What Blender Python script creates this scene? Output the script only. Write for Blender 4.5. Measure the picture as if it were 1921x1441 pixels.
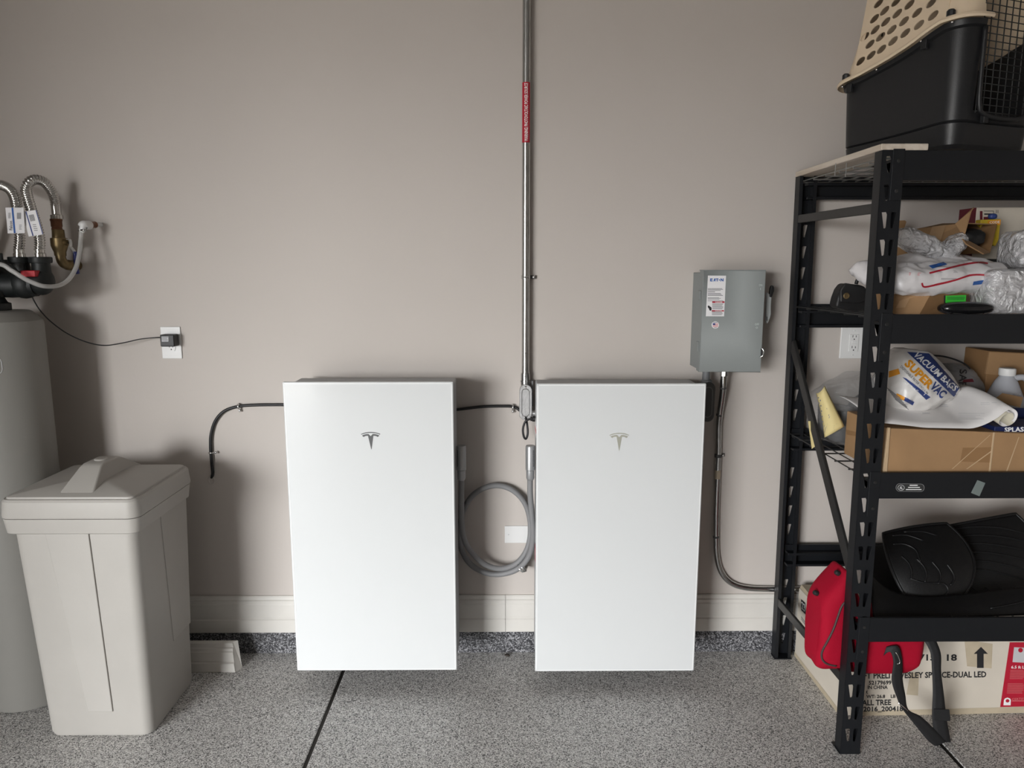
import bpy, bmesh, math, random
from mathutils import Vector, Matrix, noise
from mathutils.bvhtree import BVHTree
from math import sin, cos, pi, radians

for o in list(bpy.data.objects):
    bpy.data.objects.remove(o)
random.seed(7)
SC = bpy.context.scene
COL = SC.collection

# ------------------------------------------------------------------ camera
FPX, PITCH, YAW = 1344.4, 0.1606, -0.0076
CAM = Vector((-0.0025, -2.8156, 1.6009))
cd = bpy.data.cameras.new('camera')
cd.sensor_width = 36.0
cd.lens = FPX / 1921.0 * 36.0
cd.clip_start = 0.05
cam = bpy.data.objects.new('camera', cd)
cam.location = CAM
cam.rotation_euler = (pi / 2 - PITCH, 0, YAW)
COL.objects.link(cam)
SC.camera = cam

# ------------------------------------------------------------------ daylight and exposure
SC.view_settings.view_transform = 'Standard'
SC.view_settings.look = 'None'
SC.view_settings.gamma = 1.0
SC.view_settings.use_curve_mapping = False
SC.view_settings.exposure = 0.0
SKY = 38.5          # overcast sky outside the open garage door
DOOR = (-5.7, -2.5, 0.0, 2.5, -7.0)   # x0, x1, z0, z1, y of the garage opening
world = bpy.data.worlds.new('overcast')
SC.world = world
world.use_nodes = True
wn = world.node_tree
wn.nodes.clear()
w_out = wn.nodes.new('ShaderNodeOutputWorld')
w_bg = wn.nodes.new('ShaderNodeBackground')
w_tc = wn.nodes.new('ShaderNodeTexCoord')
w_sep = wn.nodes.new('ShaderNodeSeparateXYZ')
w_rmp = wn.nodes.new('ShaderNodeValToRGB')
w_rmp.color_ramp.elements[0].position = 0.495
w_rmp.color_ramp.elements[0].color = (0.20, 0.192, 0.18, 1)     # driveway and street below the horizon
w_rmp.color_ramp.elements[1].position = 0.505
w_rmp.color_ramp.elements[1].color = (0.97, 0.985, 1.0, 1)      # overcast sky above it
w_map = wn.nodes.new('ShaderNodeMapRange')
w_map.inputs[1].default_value = -1
w_map.inputs[2].default_value = 1
wn.links.new(w_tc.outputs['Generated'], w_sep.inputs[0])
wn.links.new(w_sep.outputs[2], w_map.inputs[0])
wn.links.new(w_map.outputs[0], w_rmp.inputs[0])
wn.links.new(w_rmp.outputs[0], w_bg.inputs[0])
w_bg.inputs[1].default_value = SKY
wn.links.new(w_bg.outputs[0], w_out.inputs[0])
ld = bpy.data.lights.new('garage_door_portal', 'AREA')
ld.shape = 'RECTANGLE'
ld.size, ld.size_y = DOOR[1] - DOOR[0], DOOR[3] - DOOR[2]
ld.cycles.is_portal = True
lo = bpy.data.objects.new('garage_door_portal', ld)
lo.location = ((DOOR[0] + DOOR[1]) / 2, DOOR[4] - 0.02, (DOOR[2] + DOOR[3]) / 2)
lo.rotation_euler = (pi / 2, 0, 0)
COL.objects.link(lo)

# ------------------------------------------------------------------ where a photograph point lies in the room
def ray(px, py):
    u, v = (px - 960.5) / FPX, -(py - 720.5) / FPX
    y = cos(PITCH) + v * sin(PITCH)
    z = -sin(PITCH) + v * cos(PITCH)
    return Vector((cos(YAW) * u - sin(YAW) * y, sin(YAW) * u + cos(YAW) * y, z))

def at(px, py, Y):
    d = ray(px, py)
    return CAM + d * ((Y - CAM.y) / d.y)

def atx(px, py, X):
    d = ray(px, py)
    return CAM + d * ((X - CAM.x) / d.x)

def atz(px, py, Z):
    d = ray(px, py)
    return CAM + d * ((Z - CAM.z) / d.z)

def plane_caster(p, n):
    p, n = Vector(p), Vector(n).normalized()
    if n.dot(CAM - p) < 0:
        n = -n
    def f(px, py):
        d = ray(px, py)
        return CAM + d * ((p - CAM).dot(n) / d.dot(n)), n
    return f

def mesh_caster(obj, base):
    me = obj.data
    vs = [v.co + base for v in me.vertices]
    bv = BVHTree.FromPolygons(vs, [tuple(p.vertices) for p in me.polygons])
    def f(px, py):
        d = ray(px, py).normalized()
        h, n, i, _ = bv.ray_cast(CAM, d)
        if h is None:
            h, n, i, _ = bv.find_nearest(CAM + d * 2.4)
        if n.dot(d) > 0:
            n = -n
        return h, n
    return f

# ------------------------------------------------------------------ materials
M = {}
def mat(name, col, rough=0.5, metal=0.0, bump=0.0, bscale=200.0, var=0.0, vscale=6.0, alpha=1.0, trans=0.0, ior=1.45, spec=0.5, coat=0.0, sheen=0.0):
    m = bpy.data.materials.new(name)
    m.use_nodes = True
    nt = m.node_tree
    b = nt.nodes['Principled BSDF']
    b.inputs['Base Color'].default_value = (*col, 1)
    b.inputs['Roughness'].default_value = rough
    b.inputs['Metallic'].default_value = metal
    b.inputs['IOR'].default_value = ior
    b.inputs['Specular IOR Level'].default_value = spec
    b.inputs['Alpha'].default_value = alpha
    b.inputs['Transmission Weight'].default_value = trans
    b.inputs['Coat Weight'].default_value = coat
    b.inputs['Sheen Weight'].default_value = sheen
    if bump or var:
        tc = nt.nodes.new('ShaderNodeTexCoord')
    if bump:
        nz = nt.nodes.new('ShaderNodeTexNoise')
        nz.inputs['Scale'].default_value = bscale
        nz.inputs['Detail'].default_value = 3
        bp = nt.nodes.new('ShaderNodeBump')
        bp.inputs['Strength'].default_value = bump
        bp.inputs['Distance'].default_value = 0.002
        nt.links.new(tc.outputs['Object'], nz.inputs['Vector'])
        nt.links.new(nz.outputs[0], bp.inputs['Height'])
        nt.links.new(bp.outputs[0], b.inputs['Normal'])
    if var:
        n2 = nt.nodes.new('ShaderNodeTexNoise')
        n2.inputs['Scale'].default_value = vscale
        n2.inputs['Detail'].default_value = 5
        mx = nt.nodes.new('ShaderNodeMixRGB')
        mx.blend_type = 'MULTIPLY'
        rp = nt.nodes.new('ShaderNodeValToRGB')
        rp.color_ramp.elements[0].position = 0.3
        rp.color_ramp.elements[0].color = (1 - var, 1 - var, 1 - var, 1)
        rp.color_ramp.elements[1].position = 0.7
        mx.inputs[0].default_value = 1
        mx.inputs[1].default_value = (*col, 1)
        nt.links.new(tc.outputs['Object'], n2.inputs['Vector'])
        nt.links.new(n2.outputs[0], rp.inputs[0])
        nt.links.new(rp.outputs[0], mx.inputs[2])
        nt.links.new(mx.outputs[0], b.inputs['Base Color'])
    M[name] = m
    return m

def flake_mat(name, stops, scale, rough):
    m = mat(name, (0.3, 0.3, 0.3), rough)
    nt = m.node_tree
    b = nt.nodes['Principled BSDF']
    tc = nt.nodes.new('ShaderNodeTexCoord')
    vo = nt.nodes.new('ShaderNodeTexVoronoi')
    vo.inputs['Scale'].default_value = scale
    vo.inputs['Randomness'].default_value = 1
    sp = nt.nodes.new('ShaderNodeSeparateColor')
    rp = nt.nodes.new('ShaderNodeValToRGB')
    rp.color_ramp.interpolation = 'CONSTANT'
    el = rp.color_ramp.elements
    el[0].position, el[0].color = stops[0][0], (*stops[0][1], 1)
    el[1].position, el[1].color = stops[1][0], (*stops[1][1], 1)
    for p, c in stops[2:]:
        e = el.new(p)
        e.color = (*c, 1)
    nt.links.new(tc.outputs['Object'], vo.inputs['Vector'])
    nt.links.new(vo.outputs['Color'], sp.inputs[0])
    nt.links.new(sp.outputs[0], rp.inputs[0])
    nt.links.new(rp.outputs[0], b.inputs['Base Color'])
    bp = nt.nodes.new('ShaderNodeBump')
    bp.inputs['Strength'].default_value = 0.35
    bp.inputs['Distance'].default_value = 0.001
    nt.links.new(sp.outputs[1], bp.inputs['Height'])
    nt.links.new(bp.outputs[0], b.inputs['Normal'])
    return m

def film_mat(name, col, clear, rough, scale, strength, dist=0.006, metal=0.0):
    """crinkled clear plastic: part see-through, part glossy"""
    m = bpy.data.materials.new(name)
    m.use_nodes = True
    nt = m.node_tree
    b = nt.nodes['Principled BSDF']
    b.inputs['Base Color'].default_value = (*col, 1)
    b.inputs['Roughness'].default_value = rough
    b.inputs['Alpha'].default_value = 1 - clear
    b.inputs['Specular IOR Level'].default_value = 1.0
    b.inputs['Metallic'].default_value = metal
    b.inputs['Coat Weight'].default_value = 1.0
    b.inputs['Coat Roughness'].default_value = 0.08
    tc = nt.nodes.new('ShaderNodeTexCoord')
    nz = nt.nodes.new('ShaderNodeTexNoise')
    nz.inputs['Scale'].default_value = scale
    nz.inputs['Detail'].default_value = 6
    nz.inputs['Distortion'].default_value = 1.5
    bp = nt.nodes.new('ShaderNodeBump')
    bp.inputs['Strength'].default_value = strength
    bp.inputs['Distance'].default_value = dist
    nt.links.new(tc.outputs['Object'], nz.inputs['Vector'])
    nt.links.new(nz.outputs[0], bp.inputs['Height'])
    nt.links.new(bp.outputs[0], b.inputs['Normal'])
    nt.links.new(bp.outputs[0], b.inputs['Coat Normal'])
    M[name] = m
    return m

def wood_mat(name, c1, c2, rough=0.6, scale=3.0):
    m = mat(name, c1, rough)
    nt = m.node_tree
    b = nt.nodes['Principled BSDF']
    tc = nt.nodes.new('ShaderNodeTexCoord')
    mp = nt.nodes.new('ShaderNodeMapping')
    mp.inputs['Scale'].default_value = (14, 1.2, 14)
    wv = nt.nodes.new('ShaderNodeTexNoise')
    wv.inputs['Scale'].default_value = scale
    wv.inputs['Detail'].default_value = 6
    rp = nt.nodes.new('ShaderNodeValToRGB')
    rp.color_ramp.elements[0].position, rp.color_ramp.elements[0].color = 0.35, (*c2, 1)
    rp.color_ramp.elements[1].position, rp.color_ramp.elements[1].color = 0.6, (*c1, 1)
    nt.links.new(tc.outputs['Object'], mp.inputs[0])
    nt.links.new(mp.outputs[0], wv.inputs['Vector'])
    nt.links.new(wv.outputs[0], rp.inputs[0])
    nt.links.new(rp.outputs[0], b.inputs['Base Color'])
    return m

mat('wall_paint', (0.545, 0.500, 0.462), 0.62, bump=0.12, bscale=90, var=0.035, vscale=2.0, spec=0.3)
mat('ceiling_paint', (0.36, 0.352, 0.34), 0.8)
mat('trim_paint', (0.66, 0.635, 0.59), 0.42, bump=0.05, bscale=40, var=0.08, vscale=9)
flake_mat('floor_flake', [(0.0, (0.085, 0.082, 0.08)), (0.15, (0.30, 0.29, 0.28)), (0.34, (0.50, 0.487, 0.47)), (0.60, (0.67, 0.653, 0.633)), (0.83, (0.85, 0.835, 0.815))], 330, 0.45)
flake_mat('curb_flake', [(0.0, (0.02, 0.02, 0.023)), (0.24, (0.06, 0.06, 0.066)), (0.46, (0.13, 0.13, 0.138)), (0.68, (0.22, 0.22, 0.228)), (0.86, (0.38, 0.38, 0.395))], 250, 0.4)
mat('joint_dark', (0.05, 0.045, 0.04), 0.8)
mat('glass_white', (0.66, 0.675, 0.675), 0.14, spec=0.35, coat=0.15)
mat('glass_edge', (0.86, 0.87, 0.86), 0.3)
mat('unit_grey', (0.36, 0.365, 0.37), 0.5)
mat('bracket_grey', (0.10, 0.105, 0.11), 0.5)
mat('logo_dark', (0.085, 0.087, 0.088), 0.35)
mat('logo_pale', (0.47, 0.47, 0.40), 0.3, metal=0.3)
mat('cable_grey', (0.22, 0.22, 0.223), 0.55)
mat('connector_grey', (0.40, 0.405, 0.41), 0.34, metal=0.55)
mat('cable_black', (0.012, 0.012, 0.013), 0.45)
mat('steel', (0.56, 0.56, 0.55), 0.24, metal=1.0, bump=0.1, bscale=60, var=0.12, vscale=30)
mat('steel_bright', (0.74, 0.74, 0.73), 0.2, metal=1.0, bump=0.15, bscale=120)
mat('cast_aluminium', (0.62, 0.62, 0.62), 0.36, metal=0.9, bump=0.4, bscale=160, var=0.12, vscale=60)
mat('pvc_dark', (0.075, 0.075, 0.075), 0.5)
mat('pvc_grey', (0.17, 0.175, 0.18), 0.5)
mat('box_grey', (0.238, 0.256, 0.252), 0.6, bump=0.05, bscale=150)
mat('grey_light', (0.50, 0.53, 0.53), 0.4)
mat('label_white', (0.80, 0.79, 0.80), 0.4)
mat('label_red', (0.42, 0.012, 0.03), 0.4)
mat('print_black', (0.02, 0.02, 0.022), 0.5)
mat('print_grey', (0.20, 0.20, 0.21), 0.5)
mat('print_faint', (0.55, 0.55, 0.56), 0.5)
mat('print_white', (0.86, 0.86, 0.86), 0.5)
mat('print_blue', (0.02, 0.10, 0.36), 0.5)
mat('print_navy', (0.03, 0.055, 0.20), 0.45)
mat('box_navy', (0.008, 0.016, 0.075), 0.45)
mat('print_orange', (0.72, 0.30, 0.02), 0.45)
mat('print_pink', (0.62, 0.16, 0.17), 0.5)
mat('plate_white', (0.74, 0.74, 0.73), 0.3)
mat('slot_dark', (0.03, 0.03, 0.03), 0.6)
mat('tank_beige', (0.25, 0.242, 0.222), 0.55, bump=0.1, bscale=120)
mat('valve_black', (0.010, 0.012, 0.012), 0.5)
mat('red_plastic', (0.45, 0.02, 0.03), 0.4)
mat('chrome', (0.58, 0.57, 0.55), 0.16, metal=1.0)
mat('copper', (0.22, 0.10, 0.055), 0.45, metal=0.7, var=0.3, vscale=60)
mat('brass', (0.26, 0.19, 0.095), 0.42, metal=0.8, var=0.3, vscale=40)
mat('blue_grip', (0.02, 0.03, 0.16), 0.4)
mat('tube_clear', (0.62, 0.61, 0.59), 0.2, alpha=0.5, spec=0.8)
mat('bin_plastic', (0.41, 0.39, 0.36), 0.48, bump=0.06, bscale=130, var=0.05, vscale=7)
mat('rack_steel', (0.0055, 0.0065, 0.0085), 0.46, bump=0.04, bscale=200)
mat('rack_brace', (0.022, 0.0215, 0.021), 0.38, bump=0.05, bscale=60, var=0.3, vscale=12)
mat('wire_dark', (0.03, 0.03, 0.03), 0.4)
mat('wire_zinc', (0.42, 0.42, 0.41), 0.35, metal=0.8)
wood_mat('plywood', (0.62, 0.55, 0.47), (0.50, 0.42, 0.34))
wood_mat('plywood_edge', (0.60, 0.51, 0.36), (0.38, 0.27, 0.15), scale=9)
mat('kennel_black', (0.014, 0.0145, 0.016), 0.40, bump=0.15, bscale=300)
mat('kennel_beige', (0.72, 0.585, 0.425), 0.5, bump=0.12, bscale=300)
mat('carton', (0.36, 0.215, 0.105), 0.75, bump=0.12, bscale=90, var=0.14, vscale=10)
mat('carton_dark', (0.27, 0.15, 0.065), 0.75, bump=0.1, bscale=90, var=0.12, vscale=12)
mat('carton_tape', (0.42, 0.27, 0.15), 0.35)
mat('carton_pale', (0.50, 0.36, 0.22), 0.7)
mat('carton_white', (0.66, 0.60, 0.51), 0.6, bump=0.06, bscale=60, var=0.10, vscale=6)
mat('carton_cream', (0.52, 0.44, 0.32), 0.65, var=0.15, vscale=20)
mat('box_red', (0.46, 0.012, 0.035), 0.45)
mat('box_maroon', (0.13, 0.012, 0.022), 0.5)
mat('mailer_white', (0.72, 0.70, 0.71), 0.32, bump=0.5, bscale=26)
mat('paper_white', (0.74, 0.72, 0.71), 0.6)
mat('paper_cream', (0.66, 0.62, 0.50), 0.65)
mat('paper_yellow', (0.66, 0.55, 0.26), 0.65, bump=0.1, bscale=60)
mat('green_label', (0.05, 0.72, 0.05), 0.45)
mat('rubber_black', (0.009, 0.009, 0.0095), 0.5, bump=0.15, bscale=400)
mat('mat_black', (0.007, 0.007, 0.0075), 0.45, bump=0.25, bscale=350)
mat('black_gloss', (0.008, 0.008, 0.009), 0.18)
mat('jug_plastic', (0.52, 0.53, 0.57), 0.35, alpha=0.86, trans=0.0)
mat('cap_white', (0.80, 0.80, 0.79), 0.4, bump=0.0)
mat('bag_red', (0.34, 0.003, 0.020), 0.8, bump=0.3, bscale=500, spec=0.2)
mat('piping_brown', (0.06, 0.035, 0.035), 0.6)
mat('webbing', (0.012, 0.012, 0.013), 0.62, bump=0.4, bscale=700)
mat('vac_white', (0.70, 0.68, 0.66), 0.28, bump=0.45, bscale=30)
mat('yellow_pack', (0.62, 0.44, 0.03), 0.4)
mat('smoke_plastic', (0.05, 0.052, 0.055), 0.3, alpha=0.8)
mat('leaf_brown', (0.03, 0.022, 0.017), 0.7)
mat('tape_grey', (0.22, 0.26, 0.25), 0.25, alpha=0.75)
film_mat('film_silver', (0.80, 0.80, 0.82), 0.32, 0.2, 26, 1.0, 0.025, 0.3)
film_mat('film_bubble', (0.80, 0.80, 0.82), 0.40, 0.2, 38, 1.0, 0.025, 0.25)
film_mat('film_clear', (0.45, 0.45, 0.45), 0.78, 0.15, 18, 1.0, 0.02)
film_mat('film_grey', (0.34, 0.34, 0.35), 0.45, 0.3, 22, 0.7, 0.01)

# ------------------------------------------------------------------ building helpers
BASE = {}           # object name -> world point its mesh is measured from

def tag(o, label=None, cat=None, group=None, kind=None):
    if label: o['label'] = label
    if cat: o['category'] = cat
    if group: o['group'] = group
    if kind: o['kind'] = kind
    return o

def thing(name, loc, label, cat, group=None):
    o = bpy.data.objects.new(name, None)
    o.empty_display_size = 0.05
    o.location = loc
    COL.objects.link(o)
    BASE[o.name] = Vector(loc)
    return tag(o, label, cat, group)

def catmull(pts, n=8, closed=False):
    P = [Vector(p) for p in pts]
    out = []
    k = len(P)
    for i in range(k if closed else k - 1):
        p0 = P[i - 1] if (i or closed) else P[0]
        p1, p2 = P[i], P[(i + 1) % k]
        p3 = P[(i + 2) % k] if (closed or i + 2 < k) else P[-1]
        for j in range(n):
            t = j / n
            out.append(0.5 * ((2 * p1) + (p2 - p0) * t + (2 * p0 - 5 * p1 + 4 * p2 - p3) * t * t + (3 * p1 - p0 - 3 * p2 + p3) * t ** 3))
    if not closed:
        out.append(P[-1].copy())
    return out

class MB:
    def __init__(self):
        self.v, self.f = [], []

    def add(self, vs, fs):
        b = len(self.v)
        self.v += [Vector(p) for p in vs]
        self.f += [tuple(b + i for i in q) for q in fs]
        return self

    def box(self, x0, x1, y0, y1, z0, z1):
        return self.hexa([(x0, y0, z0), (x1, y0, z0), (x1, y1, z0), (x0, y1, z0), (x0, y0, z1), (x1, y0, z1), (x1, y1, z1), (x0, y1, z1)])

    def hexa(self, p):
        return self.add(p, [(0, 3, 2, 1), (4, 5, 6, 7), (0, 1, 5, 4), (1, 2, 6, 5), (2, 3, 7, 6), (3, 0, 4, 7)])

    def bar(self, a, b, w, d, side=(0, 0, 1)):
        """a rectangular bar from a to b: w along side, d across"""
        a, b = Vector(a), Vector(b)
        t = (b - a).normalized()
        s = Vector(side)
        s = (s - t * s.dot(t)).normalized()
        n = t.cross(s)
        q = [(-1, -1), (1, -1), (1, 1), (-1, 1)]
        vs = [a + s * (w / 2 * i) + n * (d / 2 * j) for i, j in q] + [b + s * (w / 2 * i) + n * (d / 2 * j) for i, j in q]
        return self.add(vs, [(0, 3, 2, 1), (4, 5, 6, 7), (0, 1, 5, 4), (1, 2, 6, 5), (2, 3, 7, 6), (3, 0, 4, 7)])

    def tube(self, pts, r, n=10, cap=True, closed=False):
        P = [Vector(p) for p in pts]
        m = len(P)
        rr = r if callable(r) else (lambda i: r)
        T = []
        for i in range(m):
            a = P[(i - 1) % m] if (closed or i) else P[0]
            b = P[(i + 1) % m] if (closed or i < m - 1) else P[-1]
            d = b - a
            T.append(d.normalized() if d.length > 1e-9 else Vector((0, 0, 1)))
        u = T[0].orthogonal().normalized()
        vs, fs = [], []
        for i in range(m):
            u = (u - T[i] * u.dot(T[i]))
            u = u.normalized() if u.length > 1e-6 else T[i].orthogonal().normalized()
            w = T[i].cross(u)
            for k in range(n):
                a = 2 * pi * k / n
                vs.append(P[i] + (u * cos(a) + w * sin(a)) * rr(i))
        for i in range(m if closed else m - 1):
            for k in range(n):
                j = (i + 1) % m
                fs.append((i * n + k, i * n + (k + 1) % n, j * n + (k + 1) % n, j * n + k))
        if cap and not closed:
            fs.append(tuple(range(n - 1, -1, -1)))
            fs.append(tuple((m - 1) * n + k for k in range(n)))
        return self.add(vs, fs)

    def cyl(self, a, b, r, n=16, r2=None):
        r2 = r if r2 is None else r2
        return self.tube([a, b], lambda i: r if i == 0 else r2, n)

    def lathe(self, prof, o, axis=(0, 0, 1), n=24):
        """prof: (radius, height) from the bottom up"""
        o, ax = Vector(o), Vector(axis).normalized()
        u = ax.orthogonal().normalized()
        w = ax.cross(u)
        vs, fs = [], []
        for r, h in prof:
            for k in range(n):
                a = 2 * pi * k / n
                vs.append(o + ax * h + (u * cos(a) + w * sin(a)) * max(r, 1e-5))
        for i in range(len(prof) - 1):
            for k in range(n):
                fs.append((i * n + k, i * n + (k + 1) % n, (i + 1) * n + (k + 1) % n, (i + 1) * n + k))
        fs.append(tuple(range(n - 1, -1, -1)))
        fs.append(tuple((len(prof) - 1) * n + k for k in range(n)))
        return self.add(vs, fs)

    def prism(self, poly, off):
        """a flat polygon of 3-D points pushed along off"""
        off = Vector(off)
        P = [Vector(p) for p in poly]
        n = len(P)
        vs = P + [p + off for p in P]
        fs = [tuple(range(n)), tuple(range(2 * n - 1, n - 1, -1))]
        fs += [(i, (i + 1) % n, n + (i + 1) % n, n + i) for i in range(n)]
        fs[2:] = [tuple(reversed(q)) for q in fs[2:]]
        return self.add(vs, fs)

    def grid(self, rows, closed_u=False):
        """rows of points as a sheet"""
        nr, nc = len(rows), len(rows[0])
        vs = [p for r in rows for p in r]
        fs = []
        for i in range(nr - 1):
            for j in range(nc if closed_u else nc - 1):
                k = (j + 1) % nc
                fs.append((i * nc + j, i * nc + k, (i + 1) * nc + k, (i + 1) * nc + j))
        return self.add(vs, fs)

    def loft(self, rings, cap0=True, cap1=True):
        b = len(self.v)
        n = len(rings[0])
        self.grid(rings, True)
        if cap0: self.f.append(tuple(b + k for k in range(n - 1, -1, -1)))
        if cap1: self.f.append(tuple(b + (len(rings) - 1) * n + k for k in range(n)))
        return self

    def sphere(self, c, r, n=12):
        rx, ry, rz = r if isinstance(r, tuple) else (r, r, r)
        c = Vector(c)
        rows = []
        for i in range(n + 1):
            a = -pi / 2 + pi * i / n
            rows.append([c + Vector((rx * cos(a) * cos(2 * pi * k / (2 * n)), ry * cos(a) * sin(2 * pi * k / (2 * n)), rz * sin(a))) for k in range(2 * n)])
        return self.grid(rows, True)

    def blob(self, c, h, e=0.45, n=(40, 24), amp=0.0, ns=8.0, seed=0.0, xf=None, warp=None):
        """superellipsoid cushion with lumps; h half sizes; xf rotates about c"""
        c = Vector(c)
        sg = lambda x, p: math.copysign(abs(x) ** p, x)
        rows = []
        for i in range(n[1] + 1):
            a = -pi / 2 + pi * i / n[1]
            row = []
            for k in range(n[0]):
                b = 2 * pi * k / n[0]
                d = Vector((sg(cos(a), e) * sg(cos(b), e) * h[0], sg(cos(a), e) * sg(sin(b), e) * h[1], sg(sin(a), e) * h[2]))
                if amp:
                    q = d * ns + Vector((seed, seed * 1.7, seed * 0.3))
                    d += d.normalized() * amp * (noise.noise(q) + 0.5 * noise.noise(q * 2.3))
                if warp: d = warp(d)
                if xf: d = xf @ d
                row.append(c + d)
            rows.append(row)
        return self.grid(rows, True)

    def pillow(self, c, h, xf=None, amp=0.0, ns=8.0, seed=0.0, n=(48, 28), p=0.42):
        """flat bag with pinched edges: h half length, half width, half thickness"""
        c = Vector(c)
        for sgn in (1, -1):
            rows = []
            for i in range(n[1] + 1):
                v = -1 + 2 * i / n[1]
                row = []
                for j in range(n[0] + 1):
                    u = -1 + 2 * j / n[0]
                    e = max(0.0, (1 - u ** 4) * (1 - v ** 4))
                    k = e ** p
                    d = Vector((u * h[0] * (1 - .05 * v * v), v * h[1] * (1 - .06 * u * u), sgn * h[2] * k))
                    q = Vector((d.x * ns + seed, d.y * ns, sgn * 3.0 + seed))
                    d.z += amp * (noise.noise(q) + .6 * noise.noise(q * 2.7)) * min(1, e * 3)
                    if e < .25: d.z += amp * .8 * noise.noise(Vector((d.x * ns * 3, d.y * ns * 3, seed)))
                    if xf: d = xf @ d
                    row.append(c + d)
                rows.append(row)
            self.grid(rows)
        return self

    def build(self, name, material, parent=None, smooth=False, bevel=0.0, bseg=2, solid=0.0, subsurf=0, base=None, auto=None):
        if parent is not None:
            base = BASE[parent.name]
        elif base is None:
            xs, ys, zs = [p.x for p in self.v], [p.y for p in self.v], [p.z for p in self.v]
            base = Vector(((min(xs) + max(xs)) / 2, (min(ys) + max(ys)) / 2, min(zs)))
        base = Vector(base)
        me = bpy.data.meshes.new(name)
        me.from_pydata([tuple(p - base) for p in self.v], [], self.f)
        me.materials.append(M[material] if isinstance(material, str) else material)
        bm = bmesh.new()
        bm.from_mesh(me)
        bmesh.ops.remove_doubles(bm, verts=bm.verts, dist=1e-6)
        if len(bm.faces) > 1:
            bmesh.ops.recalc_face_normals(bm, faces=bm.faces)
        bm.to_mesh(me)
        bm.free()
        if smooth:
            me.polygons.foreach_set('use_smooth', [True] * len(me.polygons))
            if auto:
                try:
                    me.set_sharp_from_angle(angle=radians(auto))
                except Exception:
                    pass
        me.update()
        o = bpy.data.objects.new(name, me)
        COL.objects.link(o)
        if parent is not None:
            o.parent = parent
        else:
            o.location = base
        BASE[o.name] = base
        if solid:
            s = o.modifiers.new('thickness', 'SOLIDIFY')
            s.thickness = solid
            s.offset = 0
        if bevel:
            b = o.modifiers.new('bevel', 'BEVEL')
            b.width = bevel
            b.segments = bseg
            b.limit_method = 'ANGLE'
            b.angle_limit = radians(40)
            if bseg > 1:
                me.polygons.foreach_set('use_smooth', [True] * len(me.polygons))
                b.harden_normals = True
        if subsurf:
            s = o.modifiers.new('smooth', 'SUBSURF')
            s.levels = s.render_levels = subsurf
            me.polygons.foreach_set('use_smooth', [True] * len(me.polygons))
        return o

def holed_sheet(outer, holes, mapf):
    """flat sheet with see-through holes; 2-D loops mapped into the room by mapf(u, v)"""
    bm = bmesh.new()
    for loop in [outer] + holes:
        vs = [bm.verts.new((u, v, 0)) for u, v in loop]
        for i in range(len(vs)):
            bm.edges.new((vs[i], vs[(i + 1) % len(vs)]))
    bmesh.ops.triangle_fill(bm, use_beauty=True, use_dissolve=False, edges=bm.edges[:])
    bm.verts.index_update()
    vs = [mapf(v.co.x, v.co.y) for v in bm.verts]
    fs = [tuple(v.index for v in f.verts) for f in bm.faces]
    bm.free()
    return vs, fs

def bez(ctrl, nu=20, nv=20):
    """Bezier sheet through a grid of control points (outer corners are met)"""
    def B(n, i, t): return math.comb(n, i) * t ** i * (1 - t) ** (n - i)
    R, Cn = len(ctrl) - 1, len(ctrl[0]) - 1
    def S(u, v):
        p = Vector((0, 0, 0))
        for i in range(R + 1):
            for j in range(Cn + 1):
                p += Vector(ctrl[i][j]) * (B(R, i, v) * B(Cn, j, u))
        return p
    return S, [[S(j / nu, i / nv) for j in range(nu + 1)] for i in range(nv + 1)]

def through(ctrl, n=8):
    """smooth sheet passing through a grid of points"""
    lines = [catmull(r, n) for r in ctrl]
    cols = [catmull([l[j] for l in lines], n) for j in range(len(lines[0]))]
    return [[cols[j][i] for j in range(len(cols))] for i in range(len(cols[0]))]

_tmp = {}
def text_geo(s, bold=0.0):
    if (s, bold) in _tmp: return _tmp[(s, bold)]
    cu = bpy.data.curves.new('t', 'FONT')
    cu.body = s
    cu.resolution_u = 2
    cu.offset = bold
    ob = bpy.data.objects.new('t', cu)
    me = bpy.data.meshes.new_from_object(ob)
    vs = [(v.co.x, v.co.y) for v in me.vertices]
    fs = [tuple(p.vertices) for p in me.polygons]
    bpy.data.objects.remove(ob)
    bpy.data.meshes.remove(me)
    bpy.data.curves.remove(cu)
    x0, x1 = min(v[0] for v in vs), max(v[0] for v in vs)
    y0, y1 = min(v[1] for v in vs), max(v[1] for v in vs)
    r = [((x - x0) / (x1 - x0), (y - y0) / max(y1 - y0, 1e-6)) for x, y in vs], fs
    _tmp[(s, bold)] = r
    return r

def quad_px(q):
    """bilinear map of a pixel quad TL TR BR BL; (0,0) is its lower left"""
    TL, TR, BR, BL = [Vector(p) for p in q]
    return lambda u, v: (BL * (1 - u) + BR * u) * (1 - v) + (TL * (1 - u) + TR * u) * v

def lettering(s, q, cast, material, parent, off=0.0006, name='lettering', bold=0.012):
    if isinstance(s, list):
        return [lettering(t, qq, cast, material, parent, off, name, bold) for t, qq in s]
    mb = MB()
    for t, qq in [(s, q)]:
        g = text_geo(t, bold)
        mp = quad_px(qq)
        vs = []
        for u, v in g[0]:
            p = mp(u, v)
            h, n = cast(p.x, p.y)
            vs.append(h + n * off)
        mb.add(vs, g[1])
    return mb.build(name, material, parent)

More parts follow.
